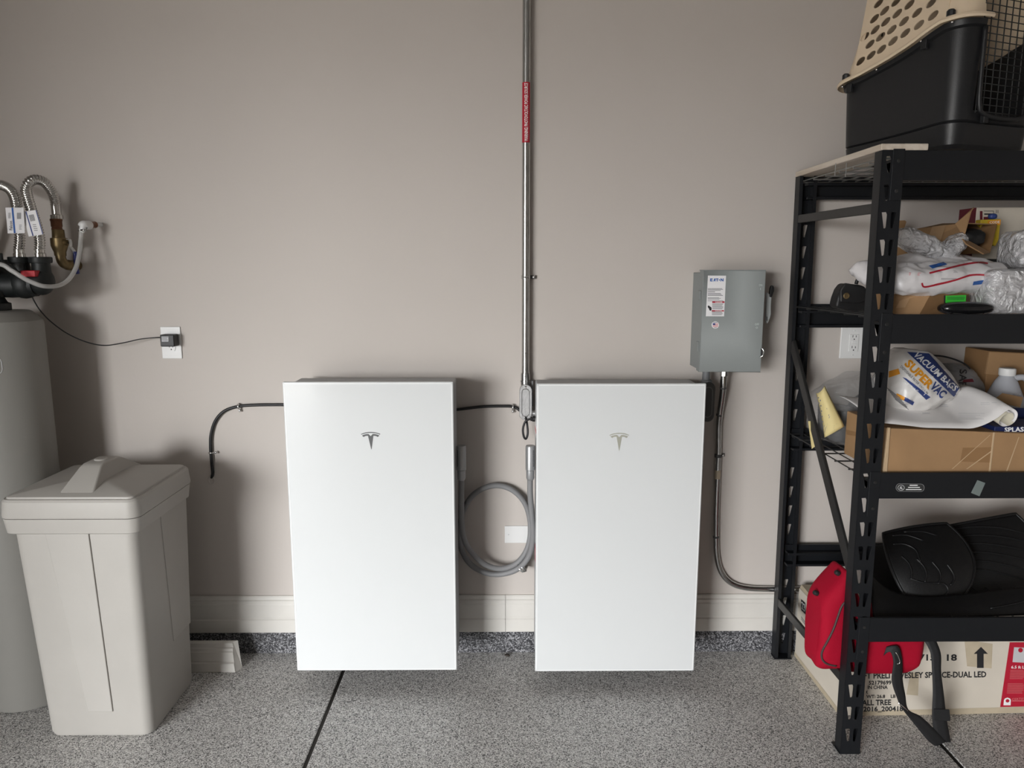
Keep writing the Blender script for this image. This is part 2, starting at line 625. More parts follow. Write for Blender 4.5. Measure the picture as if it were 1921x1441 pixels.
def patch(polys, cast, material, parent, name='print', off=0.0004, div=1):
    """flat print: pixel polygons (quads are divided) laid on a surface"""
    mb = MB()
    for P in polys:
        if len(P) == 4 and div > 1:
            mp = quad_px(P)
            rows = []
            for i in range(div + 1):
                row = []
                for j in range(div + 1):
                    p = mp(j / div, i / div)
                    h, n = cast(p.x, p.y)
                    row.append(h + n * off)
                rows.append(row)
            mb.grid(rows)
        else:
            vs = []
            for p in P:
                h, n = cast(p[0], p[1])
                vs.append(h + n * off)
            mb.add(vs, [tuple(range(len(vs)))])
    return mb.build(name, material, parent)

def rect(x0, y0, x1, y1):
    return [(x0, y0), (x1, y0), (x1, y1), (x0, y1)]

def fine_lines(x0, y0, x1, y1, n, fill=0.45, ragged=0.25, lean=0.0):
    out = []
    st = (y1 - y0) / n
    for i in range(n):
        w = x1 - (x1 - x0) * random.random() * ragged
        y = y0 + st * i
        s = lean * (y - y0)
        out.append(rect(x0 + s, y, w + s, y + st * fill))
    return out

def ribbon_px(pts, w, cast, material, parent, name, off=0.0008, n=6):
    P = [p for p in catmull([(a, b, 0) for a, b in pts], n)]
    mb = MB()
    rows = []
    for i, p in enumerate(P):
        t = (P[min(i + 1, len(P) - 1)] - P[max(i - 1, 0)]).normalized()
        s = Vector((-t.y, t.x, 0)) * (w / 2)
        row = []
        for k in (-1, 1):
            h, nn = cast(p.x + s.x * k, p.y + s.y * k)
            row.append(h + nn * off)
        rows.append(row)
    mb.grid(rows)
    return mb.build(name, material, parent)

# ================================================================== THE SETTING
JX = (-0.661, 1.476)            # saw-cut joints in the slab
X0, X1, YF, ZC = -6.6, 3.7, -7.0, 3.05
fl = MB().box(X0, X1, YF, 0.0, -0.12, -0.006).build('floor', 'joint_dark')
tag(fl, 'speckled grey epoxy flake garage floor', 'floor', kind='structure')
xs = [X0, JX[0], JX[1], X1]
for i in range(3):
    a = xs[i] + (0.0065 if i else 0)
    b = xs[i + 1] - (0.0065 if i < 2 else 0)
    MB().box(a, b, YF, 0.0, -0.006, 0.0).build('slab', 'floor_flake', fl, bevel=0.003, bseg=1)
wb = MB().box(X0, X1, 0.0, 0.12, -0.12, ZC).build('wall_back', 'wall_paint')
tag(wb, 'plain greige painted garage wall', 'wall', kind='structure')
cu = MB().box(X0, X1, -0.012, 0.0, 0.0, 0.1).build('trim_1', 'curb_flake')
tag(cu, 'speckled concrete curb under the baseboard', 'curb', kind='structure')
tag(MB().box(X0 - .1, X0, YF, 0, -.12, ZC).build('wall_far', 'wall_paint'), 'greige far side wall beyond the view', 'wall', kind='structure')
tag(MB().box(-2.50, -2.38, -2.4, 0, 0, ZC).build('shade_wall_left', 'wall_paint'), 'added partition wall out of view, shading the softener end', 'wall', kind='structure')  # unseen partition added to keep door light off the left end of the wall
tag(MB().box(X1, X1 + .1, YF, 0, -.12, ZC).build('wall_right', 'wall_paint'), 'greige side wall behind the rack end', 'wall', kind='structure')
tag(MB().box(X0, X1, YF - .1, 0.12, ZC, ZC + .1).build('ceiling', 'ceiling_paint'), 'pale garage ceiling above the view', 'ceiling', kind='structure')
wf = MB()
wf.box(X0, DOOR[0], YF - .1, YF, -.12, ZC).box(DOOR[1], X1, YF - .1, YF, -.12, ZC).box(DOOR[0], DOOR[1], YF - .1, YF, DOOR[3], ZC)
tag(wf.build('wall_front', 'wall_paint'), 'garage front wall with the open door', 'wall', kind='structure')

# baseboard: moulded profile, two lengths butted between the units
PROF = [(0.0, 0.254), (0.006, 0.254), (0.009, 0.249), (0.010, 0.238), (0.014, 0.234), (0.0145, 0.222), (0.017, 0.217), (0.0175, 0.165), (0.0165, 0.156), (0.0205, 0.151), (0.0215, 0.100), (0.0205, 0.097), (0.0, 0.097)]
def moulding(mb, xa, xb, prof, y=0.0, cut=0.0):
    n = len(prof)
    A = [Vector((xa, y - d, z)) for d, z in prof]
    B = [Vector((xb + cut * (0.254 - z), y - d, z)) for d, z in prof]
    return mb.loft([A, B])
bb = thing('baseboard_back', (0, 0, 0.097), 'cream moulded baseboard above the curb', 'baseboard')
bb['kind'] = 'structure'
moulding(MB(), X0, -0.0095, PROF).build('board', 'trim_paint', bb)
moulding(MB(), -0.008, X1, PROF).build('board', 'trim_paint', bb)

# ================================================================== HOME BATTERIES
def logo(parent, cx, cz, y, w, m):
    s = w / 650.0
    arc = []
    def P(a, b): return Vector((cx + (a - 968) * s, y - 0.0007, cz - (b - 640) * s))
    top = [(645, 420), (720, 385), (800, 362), (880, 350), (968, 346), (1056, 350), (1136, 362), (1216, 385), (1290, 412)]
    bot = [(1280, 440), (1205, 412), (1128, 393), (1050, 383), (968, 379), (886, 383), (808, 393), (731, 414), (655, 440)]
    b2 = [(678, 468), (740, 440), (820, 420), (895, 415), (968, 492), (1035, 415), (1115, 420), (1195, 440), (1258, 466), (1240, 492), (1195, 522), (1160, 492), (1110, 480), (1058, 478), (985, 930), (976, 950), (968, 930), (878, 478), (825, 480), (772, 492), (742, 522), (698, 492)]
    mb = MB()
    for poly in (top + bot, b2):
        mb.prism([P(*q) for q in poly], (0, 0.0006, 0))
    return mb.build('logo', m, parent)

UW, UH, UY = 0.6095, 1.1164, -0.2853
def battery(x, z, label, m):
    t = thing('home_battery', (x + UW / 2, -0.16, z), label, 'battery', 'wall-mounted home batteries')
    g = MB().box(x, x + UW, UY, UY + 0.016, z, z + UH).build('glass_front', 'glass_white', t, bevel=0.004, bseg=3)
    e_ = .0048
    rim_ = MB()
    for (xa, xb, za, zb) in ((x + e_, x + UW - e_, z + UH - e_ - .0022, z + UH - e_), (x + e_, x + UW - e_, z + e_, z + e_ + .0022), (x + e_, x + e_ + .0022, z + e_, z + UH - e_), (x + UW - e_ - .0022, x + UW - e_, z + e_, z + UH - e_)):
        rim_.box(xa, xb, UY - .0004, UY + .001, za, zb)
    rim_.build('glass_rim', 'glass_edge', t)
    MB().box(x + .004, x + UW - .004, UY + .016, UY + .021, z + .004, z + UH - .012).build('gasket', 'bracket_grey', t)
    MB().box(x + .004, x + UW - .004, UY + .021, -0.07, z + .008, z + UH - .018).build('body', 'unit_grey', t, bevel=0.006, bseg=2)
    MB().box(x + .03, x + UW - .03, -0.07, -0.0225, z + .05, z + UH - .06).build('mounting_bracket', 'bracket_grey', t)
    for fx in (.12, UW - .12):
        MB().cyl((x + fx, -.2, z + .009), (x + fx, -.2, z - .004), .012, 12).build('foot', 'bracket_grey', t)
    return t
b1 = battery(-0.8031, 0.0826, 'white glass home battery with dark grey emblem, left of the pair', 'logo_dark')
p1, p2 = at(677.5, 827, UY), at(714, 827, UY)
logo(b1, (p1.x + p2.x) / 2, at(695.5, 826.5, UY).z, UY, p2.x - p1.x, 'logo_dark')
b2 = battery(0.1048, 0.0753, 'white glass home battery with pale champagne emblem, right of the pair', 'logo_pale')
p1, p2 = at(1143, 827, UY), at(1180, 827, UY)
logo(b2, (p1.x + p2.x) / 2, at(1161, 828.5, UY).z, UY, p2.x - p1.x, 'logo_pale')
lx = 0.1048 + .004
for (ya, yb, za, zb, m) in ((-.20, -.10, .97, 1.03, 'label_white'), (-.19, -.10, .985, 1.0, 'print_pink'), (-.22, -.13, .47, .53, 'label_red')):
    MB().box(lx - (.0016 if m == 'print_pink' else .001), lx, ya, yb, za, zb).build('sticker', m, b2)
# nipple entering the right unit from the conduit body
MB().cyl((0.09, -.05, 1.035), (0.12, -.05, 1.035), .014, 16).build('conduit_nipple', 'cast_aluminium', b2)

# ================================================================== GREY CABLE LOOP
t = thing('power_cable', at(935, 1078, -.03), 'thick grey cable looped between the two batteries with a plug at each end', 'cable')
def rz(z): return z
YC = -0.155
cl = [at(865.5, 893, YC), at(865.5, 930, -.15), at(866, 980, -.13), at(871, 1012, -.11), at(884, 1035, -.085), at(908, 1058, -.07), at(938, 1067, -.06), at(966, 1059, -.055), at(985, 1038, -.05), at(994, 1010, -.04), at(994, 975, -.03), at(984, 943, -.03), at(962, 920, -.03), at(934, 911, -.03), at(905, 917, -.03), at(882, 935, -.03), at(867, 965, -.03), at(862, 1005, -.03), at(867, 1034, -.03), at(884, 1060, -.035), at(912, 1075, -.045), at(942, 1077, -.055), at(972, 1067, -.065), at(993, 1042, -.085), at(1000, 1005, -.11), at(997, 960, -.135), at(994.5, 925, -.15), at(994.5, 893, YC)]
MB().tube(catmull(cl, 7), .0112, 12).build('cable', 'cable_grey', t, smooth=True)
for px in (865, 995):
    a, b, c, d = at(px, 836, YC), at(px, 881, YC), at(px, 882, YC), at(px, 901, YC)
    pl = MB().lathe([(.0185, 0), (.0185, a.z - b.z - .004), (.0165, a.z - b.z)], (a.x, YC, b.z), n=28).build('plug', 'connector_grey', t, smooth=True, auto=35)
    MB().lathe([(.0105, 0), (.0135, .004), (.0158, .010), (.0158, c.z - d.z)], (a.x, YC, d.z), n=28).build('plug_collar', 'connector_grey', pl, smooth=True, auto=35)
    ca = plane_caster((a.x, YC - .0187, 1), (0, -1, 0))
    px0 = 857.5 if px < 900 else 1000
    patch([rect(px0, 845 + 2.4 * k, px0 + 1.6, 846.6 + 2.4 * k) for k in range(13)], ca, 'print_black', pl, 'print')
k = at(977, 1066, -.06)
MB().tube([k + Vector((-.012, 0, .016)), k + Vector((-.006, -.018, .004)), k + Vector((.006, -.016, -.008)), k + Vector((.02, .0, -.012)), k + Vector((.026, .05, -.012))], .0045, 8).tube([k + Vector((-.002, 0, .022)), k + Vector((.004, -.018, .010)), k + Vector((.016, -.016, -.002)), k + Vector((.024, .05, -.004))], .0035, 8).build('cable_clip', 'steel_bright', t, smooth=True)

# ================================================================== BLACK CABLES ON THE WALL
def clip(parent, p, d, up):
    p, d, up = Vector(p), Vector(d).normalized(), Vector(up).normalized()
    mb = MB()
    mb.tube([p - up * .0095 + Vector((0, .006, 0)), p - up * .0085 + Vector((0, -.006, 0)), p + Vector((0, -.0095, 0)), p + up * .0085 + Vector((0, -.005, 0)), p + up * .012 + Vector((0, .004, 0)), p + up * .022 + Vector((0, .006, 0))], .0035, 8)
    mb.sphere(p + up * .018 + Vector((0, 0, 0)), .0055, 6)
    return mb.build('cable_clip', 'steel_bright', parent, smooth=True)
t = thing('black_wall_cable', at(396, 897, -.001), 'thin black cable curving from a wall hole to the left battery', 'cable')
pts = [at(397, 896, .004), at(399, 888, -.008), at(397, 866, -.012), at(395, 840, -.011), at(396, 815, -.010), at(404, 790, -.010), at(420, 772, -.010), at(445, 763, -.010), at(480, 760, -.010), at(545, 759.5, -.010), at(600, 760, -.010)]
MB().tube(catmull(pts, 8), .0062, 10).build('cable', 'cable_black', t, smooth=True)
clip(t, at(397, 849, -.012), (0, 0, 1), (1, 0, 0))
clip(t, at(448, 762.5, -.012), (1, 0, 0), (0.15, 0, -1))
MB().tube(catmull([at(397, 901, .0) + Vector((.012 * cos(a), -.001, .016 * sin(a))) for a in [2 * pi * i / 10 for i in range(10)]], 3, True), .003, 6, closed=True).build('hole_rim', 'wall_paint', t, smooth=True)
t = thing('black_wall_cable', at(915, 763, -.01), 'thin black cable running from the left battery to the conduit body', 'cable')
MB().tube(catmull([at(845, 770, -.012), at(870, 767, -.012), at(905, 763, -.012), at(940, 762, -.012), at(962, 763, -.012), at(974, 769, -.014), at(984, 780, -.02)], 8), .0058, 10).build('cable', 'cable_black', t, smooth=True)
clip(t, at(962, 764, -.014), (1, 0, 0), (0, 0, -1))
t = thing('sensor_wire', at(986, 822, -.1), 'small black wire looped below the conduit body with a cable gland', 'wire')
MB().tube(catmull([at(1000, 786, -.10), at(992, 787, -.10), at(985, 792, -.10), at(981, 806, -.10), at(983, 820, -.10), at(987, 823, -.098), at(990, 813, -.095), at(989, 797, -.09), at(986, 782, -.07)], 7), .0042, 8).build('wire', 'cable_black', t, smooth=True)
g = at(999, 786, -.10)
MB().lathe([(.010, 0), (.011, .004), (.011, .014), (.0085, .016), (.0085, .022)], (g.x + .014, g.y, g.z), (-1, 0, 0), 10).build('gland', 'cable_black', t)

# ================================================================== VERTICAL CONDUIT
cx = at(986, 600, -.03).x
t = thing('steel_conduit', (cx, -.03, 1.04), 'galvanised steel conduit rising up the wall with a red warning label', 'conduit')
R = .0148
jz = at(985, 662, -.03).z
MB().cyl((cx, -.03, jz + .001), (cx, -.03, ZC), R, 28).build('pipe', 'steel', t, smooth=True, auto=40)
fz = at(985, 703, -.03).z
MB().cyl((cx, -.03, fz), (cx, -.03, jz - .001), R, 28).build('pipe', 'steel', t, smooth=True, auto=40)
fb = at(985, 722, -.03).z
MB().lathe([(.0185, fb - .01), (.0185, fb + .012), (.0205, fb + .013), (.0205, fb + .017), (.0178, fb + .018), (.0178, fz + .006)], (cx, -.03, 0), n=28).build('fitting', 'steel', t, smooth=True, auto=35)
MB().sphere((cx - .001, -.049, fz - .006), .004, 6).build('set_screw', 'steel_bright', t, smooth=True)
# conduit body with an oval cover
bx, bt, bb_ = at(986, 755, -.07).x, at(986, 722, -.075).z, at(986, 789, -.075).z
def stadium(cx, cz0, cz1, r, y, n=10):
    out = []
    for i in range(n + 1):
        a = pi * i / n
        out.append(Vector((cx + r * cos(a), y, cz1 - r + r * sin(a))))
    for i in range(n + 1):
        a = pi + pi * i / n
        out.append(Vector((cx + r * cos(a), y, cz0 + r + r * sin(a))))
    return out
cb = MB().loft([stadium(bx, bb_ + .006, bt - .004, .018, -.008), stadium(bx, bb_ + .004, bt - .002, .021, -.014), stadium(bx, bb_, bt, .0235, -.062), stadium(bx, bb_, bt, .0235, -.07)]).build('conduit_body', 'cast_aluminium', t, smooth=True, auto=30)
MB().loft([stadium(bx, bb_, bt, .0245, -.0702), stadium(bx, bb_, bt, .0245, -.0725), stadium(bx, bb_ + .001, bt - .001, .0235, -.0735), stadium(bx, bb_ + .014, bt - .014, .0165, -.0735), stadium(bx, bb_ + .016, bt - .016, .014, -.0765), stadium(bx, bb_ + .018, bt - .018, .0128, -.0745)]).build('cover', 'cast_aluminium', cb, smooth=True, auto=25)
for z in (bt - .008, bb_ + .008):
    MB().lathe([(.004, 0), (.004, .0015), (.0025, .003)], (bx, -.0735, z), (0, -1, 0), 12).build('screw', 'steel_bright', cb, smooth=True, auto=35)
MB().box(bx + .0245, bx + .030, -.04, -.02, bb_ + .05, bt + .01).build('back_strap', 'pvc_grey', t)
# strap
sz = at(985, 520, -.03).z
st = MB()
st.lathe([(R + .0025, -.007), (R + .003, -.003), (R + .0018, 0), (R + .003, .003), (R + .0025, .007)], (cx, -.03, sz), n=28)
sp = st.build('strap', 'steel', t, smooth=True, auto=35)
MB().box(cx + R, cx + .040, -.012, -.002, sz - .007, sz + .007).build('strap_ear', 'pvc_dark', sp, bevel=.002)
MB().sphere((cx + .031, -.013, sz), .006, 7).build('screw', 'steel_bright', sp, smooth=True)
# warning label wrapped on the pipe
z0, z1 = at(986, 267, -.045).z, at(986, 153.5, -.045).z
n = 14
rows = []
for z in (z0, z1):
    rows.append([Vector((cx + (R + .0006) * cos(a), -.03 + (R + .0006) * sin(a), z)) for a in [radians(-168 + 140 * i / n) for i in range(n + 1)]])
lab = MB().grid(rows).build('warning_label', 'label_red', t, smooth=True)
def pipe_cast(px, py):
    d = ray(px, py)
    o = CAM - Vector((cx, -.03, 0))
    a = d.x ** 2 + d.y ** 2
    b = o.x * d.x + o.y * d.y
    c = o.x ** 2 + o.y ** 2 - (R + .0006) ** 2
    dis = max(b * b - a * c, 0)
    tt = (-b - math.sqrt(dis)) / a
    h = CAM + d * tt
    nn = Vector((h.x - cx, h.y + .03, 0)).normalized()
    return h, nn
# text reads upwards: its lower left is at the bottom right
lettering('WARNING: PHOTOVOLTAIC POWER SOURCE', [(984.0, 265), (984.0, 156), (990.3, 156), (990.3, 265)], pipe_cast, 'print_white', lab, .0016)

# ================================================================== SAFETY SWITCH BOX
ex0, ex1, ez0, ez1, ey = 0.7185, 0.9485, 1.2165, 1.593, -.165
t = thing('safety_switch', ((ex0 + ex1) / 2, -.08, ez0), 'grey steel disconnect switch box with side lever on the wall', 'switch box')
MB().box(ex0 + .006, ex1 - .006, -.152, -.001, ez0 + .004, ez1 - .010).build('enclosure', 'box_grey', t, bevel=.002)
door = MB().box(ex0, ex1, ey, ey + .003, ez0, ez1 - .002).box(ex0, ex0 + .003, ey, ey + .045, ez0, ez1 - .002).box(ex0, ex1, ey, ey + .02, ez0, ez0 + .003).build('door', 'box_grey', t, bevel=.0015)
MB().box(ex0 - .001, ex1 - .002, ey - .003, ey + .05, ez1 - .002, ez1 + .001).build('drip_lip', 'box_grey', t)
for z in (1.31, 1.50):
    MB().box(ex0 - .004, ex0 + .001, -.145, -.115, z - .018, z + .018).build('hinge', 'box_grey', t, bevel=.003)
ec = plane_caster((0, ey, 0), (0, -1, 0))
lb = patch([[(1328, 517), (1362, 517.3), (1358.3, 593.5), (1324, 593.5)]], ec, 'label_white', door, 'data_label')
lettering('E', [(1332.2, 522.3), (1337, 522.3), (1336.8, 528), (1332, 528)], ec, 'print_blue', lb, .0009, bold=.05)
patch([[(1338.0, 527.9), (1340.1, 522.4), (1342.2, 522.4), (1342.2, 527.9), (1340.7, 527.9), (1340.7, 525.2), (1339.6, 527.9)]], ec, 'print_blue', lb, 'lettering', .0009)
patch([[(1342.8, 522.4), (1347.6, 522.4), (1347.6, 523.8), (1346, 523.8), (1346, 527.9), (1344.4, 527.9), (1344.4, 523.8), (1342.8, 523.8)]], ec, 'print_blue', lb, 'lettering', .0009)
patch([[(1349.3 + 1.15 * cos(a), 525.3 + 1.15 * sin(a)) for a in [2 * pi * i / 10 for i in range(10)]]], ec, 'print_blue', lb, 'logo_dot', .0009)
lettering('N', [(1351.6, 522.3), (1357.2, 522.3), (1357, 528), (1351.4, 528)], ec, 'print_blue', lb, .0009, bold=.05)
fl_ = []
for (a, b, n, w) in ((541, 546.2, 3, 30), (547, 549.5, 1, 14), (550, 555.8, 3, 29), (558, 562.5, 3, 25), (564, 565.6, 1, 30)):
    fl_ += fine_lines(1327.6, a, 1327.6 + w, b, n, .55, .3)
fl_ += fine_lines(1336, 569.5, 1357, 581, 6, .5, .15) + fine_lines(1335.5, 584.5, 1357, 592, 4, .5, .15)
patch(fl_, ec, 'print_grey', lb, 'print', .0007)
for r_ in (rect(1336, 565.3, 1359, 568.2), rect(1335.2, 582, 1358, 584.3)): patch([r_], ec, 'label_red', lb, 'red_band', .0007)
lettering([('DANGER', rect(1342, 565.7, 1355, 567.8)), ('DANGER', rect(1341.5, 582.3, 1354.5, 584))], None, ec, 'print_white', lb, .001)
patch([[(1327.5, 574), (1329.5, 573.2), (1332, 575), (1334.6, 577), (1335, 580.5), (1333.5, 583), (1331, 582.5), (1329.8, 579), (1328, 577)]], ec, 'print_black', lb, 'hand_symbol', .0007)
rs = patch([[(1341.8 + 7 * cos(a), 609.6 + 7 * sin(a)) for a in [2 * pi * i / 24 for i in range(24)]]], ec, 'label_white', door, 'round_sticker', .0005)
patch([rect(1337, 606.6 + k * 1.5, 1347.2, 607.4 + k * 1.5) for k in range(5)], ec, 'print_pink', rs, 'flag_stripes', .0008)
patch([rect(1337, 606.4, 1341.7, 609.8)], ec, 'print_navy', rs, 'flag_canton', .001)
patch([rect(1337.6, 604.0, 1346, 605.0), rect(1339.5, 614.3, 1344.5, 615.2)], ec, 'print_grey', rs, 'print', .0008)
lettering([('ON', rect(1423.6, 533, 1430, 537)), ('I', rect(1426, 540, 1427, 544)), ('OFF', rect(1416, 606.5, 1423.8, 610.5)), ('O', rect(1417.5, 613, 1421.5, 616.5))], None, ec, 'grey_light', door, .0008, 'embossed_lettering')
q = at(1426.5, 662, ey)
MB().tube(catmull([q + Vector((.004, -.002, .018)), q + Vector((.010, -.006, .006)), q + Vector((.006, -.008, -.010)), q + Vector((-.002, -.003, -.016))], 5), .0032, 8).build('latch', 'steel', t, smooth=True)
MB().box(q.x + .001, q.x + .006, ey - .004, ey, q.z - .012, q.z + .016).build('latch_slot', 'slot_dark', t)
# lever on the right side
ly = -.10
lv = [at(px, py, ly) for px, py in [(1437.5, 549), (1441, 549), (1447.5, 559), (1446, 575), (1446.5, 590), (1441.5, 604), (1439, 607), (1436.5, 604), (1436.5, 590), (1437.5, 570)]]
lever = MB().prism(lv, (0, .007, 0)).build('lever', 'grey_light', t, bevel=.0015)
MB().prism([at(px, py, ly - .004) for px, py in [(1443.5, 557), (1448.5, 558), (1452.8, 546), (1453, 540), (1451, 535.5), (1447.5, 535.5), (1445.5, 541)]], (0, .016, 0)).build('grip', 'rubber_black', lever, bevel=.004, bseg=2)
MB().prism([at(px, py, ly - .0007) for px, py in [(1438.2, 594), (1439.6, 594), (1439.6, 602), (1438.2, 602)]], (0, .0007, 0)).build('padlock_slot', 'slot_dark', lever)
MB().box(ex1 - .006, ex1 + .004, -.12, -.07, 1.30, 1.46).build('lever_guard', 'rubber_black', t, bevel=.002)

# ================================================================== CONDUITS UNDER THE SWITCH BOX
gx = at(1324.5, 705, -.07).x
t = thing('plastic_conduit', (gx, -.07, 1.03), 'dark grey plastic conduit elbow under the switch box beside the right battery', 'conduit')
gz = at(1324, 713, -.07).z
MB().cyl((gx, -.07, gz), (gx, -.07, ez0 + .004), .0145, 20).build('pipe', 'pvc_grey', t, smooth=True, auto=40)
MB().lathe([(.021, -.022), (.021, 0), (.019, .003), (.0152, .004)], (gx + .003, -.07, gz - .002), n=24).build('collar', 'pvc_grey', t, smooth=True, auto=35)
zb, zt = at(1330, 790, -.08).z, at(1330, 716, -.08).z
gb = MB().loft([stadium(gx + .006, zb + .004, zt - .002, .02, -.03), stadium(gx + .006, zb, zt, .025, -.04), stadium(gx + .006, zb, zt, .025, -.095), stadium(gx + .006, zb + .002, zt - .002, .023, -.098)]).build('conduit_body', 'pvc_dark', t, smooth=True, auto=30)
ring = stadium(gx + .004, zb + .019, zt - .019, .0155, -.0985, 8)
MB().tube(ring, .0016, 6, closed=True).build('cover_rim', 'cable_grey', gb, smooth=True)
ex = at(1357, 705, -.07).x
t = thing('steel_conduit', (1.0, -.03, .28), 'thin steel conduit bending from the switch box down and behind the rack', 'conduit')
path = [Vector((ex, -.075, ez0 + .003)), at(1357, 712, -.075), at(1356.5, 728, -.072), at(1354, 750, -.055), at(1350.5, 775, -.035), at(1348.5, 800, -.022), at(1348, 850, -.016), at(1346, 900, -.016), at(1344, 960, -.016), at(1343.5, 1010, -.016), at(1344.5, 1040, -.016), at(1350, 1066, -.016), at(1362, 1086, -.016), at(1380, 1098, -.016), at(1405, 1103.5, -.016), at(1440, 1105, -.016), at(1500, 1105, -.016), at(1600, 1105, -.016), Vector((2.4, -.016, .277))]
pp = MB().tube(catmull(path, 7), .0118, 16).build('pipe', 'steel', t, smooth=True)
MB().lathe([(.0155, 0), (.0155, .022), (.0175, .023), (.0175, .03)], (ex, -.075, ez0 - .028), n=8).build('connector', 'steel_bright', t, smooth=True, auto=30)
for k, (px, py, yy) in enumerate([(1356.5, 726, -.072), (1350, 777, -.033), (1343.3, 1005, -.016)]):
    c_ = at(px, py, yy)
    c2 = at(px - (1.5 if k == 1 else 0), py + 4, yy)
    MB().cyl(c_, c2, .0124, 16).build('coupling_line', 'pvc_dark', t, smooth=True, auto=40)
for py in (855, 890):
    c_ = at(1347.3 if py < 870 else 1346.2, py, -.016)
    if py == 855:
        MB().lathe([(.0142, -.006), (.0142, .006)], c_, n=20).box(c_.x + .011, c_.x + .030, -.006, -.001, c_.z - .006, c_.z + .006).build('strap', 'pvc_dark', t, smooth=True, auto=30)
        MB().sphere((c_.x + .022, -.009, c_.z), .0055, 6).build('screw', 'steel_bright', t, smooth=True)
    else:
        MB().lathe([(.0121, -.018), (.0121, .018)], c_, n=20).build('paper_tag', 'carton_cream', t, smooth=True, auto=30)

# ================================================================== WALL PLATES
def slot(px, w, h, parent, c, y):
    pass
def duplex(mb, cx, cz, y):
    for dx, h in ((-.0065, .009), (.0065, .0075)):
        mb.box(cx + dx - .0011, cx + dx + .0011, y - .0005, y + .001, cz + .001, cz + .001 + h)
    mb.lathe([(.0026, 0), (.0026, .0006)], (cx, y + .0005, cz - .0065), (0, -1, 0), 10)
# left outlet
ox, oz = -1.318, 1.311
t = thing('wall_outlet', (ox, 0, oz - .063), 'white duplex wall outlet with a black adapter plugged in', 'outlet')
MB().box(ox - .039, ox + .039, -.006, 0, oz - .063, oz + .063).build('cover_plate', 'plate_white', t, bevel=.004, bseg=3)
for s in (-1, 1):
    rc = MB().prism([Vector((ox + .0165 * cos(a) * (1.0), -.006, oz + s * .0195 + max(-.0125, min(.0125, .0175 * sin(a))))) for a in [2 * pi * i / 24 for i in range(24)]], (0, -.0022, 0)).build('receptacle', 'plate_white', t)
    m_ = MB()
    duplex(m_, ox, oz + s * .0195, -.0084)
    m_.build('slots', 'slot_dark', rc)
t = thing('power_adapter', (ox, -.03, oz), 'small black plug-in power adapter with thin cord reaching to the softener valve', 'adapter')
ax0, ax1 = at(300.5, 640, -.05).x, at(327, 640, -.05).x
az0, az1 = at(315, 650.5, -.05).z, at(315, 628, -.05).z
ad = MB().box(ax0, ax1, -.052, -.0095, az0, az1).build('adapter_body', 'cable_black', t, bevel=.004, bseg=2)
ac = plane_caster((0, -.0523, 0), (0, -1, 0))
pr = patch([rect(303.5, 631.5, 316, 641)], ac, 'print_faint', ad, 'rating_label')
patch(fine_lines(304.2, 632.2, 315.4, 640.5, 4, .6, .2), ac, 'print_grey', pr, 'print', .0008)
pts = [Vector((ax0 + .002, -.03, az1 - .012)), at(290, 633.5, -.04), at(262, 636.5, -.05), at(230, 643.5, -.07), at(195, 648, -.09), at(160, 641, -.12), at(125, 625, -.15), at(95, 603, -.18), at(76, 583, -.21), at(66, 568, -.23), at(58, 552, -.24)]
MB().tube(catmull(pts, 7), .0022, 7).build('cord', 'cable_black', t, smooth=True)
# ground-fault outlet behind the rack
ox, oz = 1.3675, 1.309
t = thing('wall_outlet', (ox, 0, oz - .063), 'white ground-fault outlet on the wall behind the rack', 'outlet')
MB().box(ox - .052, ox + .052, -.007, 0, oz - .063, oz + .063).build('cover_plate', 'plate_white', t, bevel=.005, bseg=3)
rc = MB().box(ox - .018, ox + .018, -.0105, -.006, oz - .034, oz + .034).build('receptacle', 'plate_white', t, bevel=.001)
for dz in (.021, -.022):
    m_ = MB()
    duplex(m_, ox, oz + dz, -.0107)
    m_.build('slots', 'slot_dark', rc)
for dz in (-.0045, .0045):
    MB().box(ox - .008, ox + .008, -.0125, -.0105, oz + dz - .0035, oz + dz + .0035).build('button', 'plate_white', rc, bevel=.0006)
for s in (-1, 1):
    MB().lathe([(.0032, 0), (.0032, .0008), (.002, .0016)], (ox, -.007, oz + s * .048), (0, -1, 0), 12).build('screw', 'plate_white', t)
# blank plate
t = thing('blank_plate', (.046, 0, .481), 'blank white cover plate low on the wall between the batteries', 'wall plate')
MB().box(-.0115, .1055, -.005, 0, .481, .555).build('cover_plate', 'plate_white', t, bevel=.003, bseg=2)
for dx in (.005, .089):
    MB().lathe([(.003, 0), (.003, .0008)], (dx, -.005, .518), (0, -1, 0), 10).build('screw', 'print_faint', t)

# ================================================================== WATER SOFTENER
TX, TY, TR = -1.808, -.277, .150
t = thing('water_softener', (TX, TY, 0), 'tall beige cylindrical water softener tank with black valve head', 'water softener')
MB().lathe([(.135, 0), (.147, .006), (TR, .02), (TR, 1.405), (.147, 1.418), (.118, 1.448), (.11, 1.452), (.03, 1.455)], (TX, TY, 0), n=64).build('tank', 'tank_beige', t, smooth=True, auto=25)
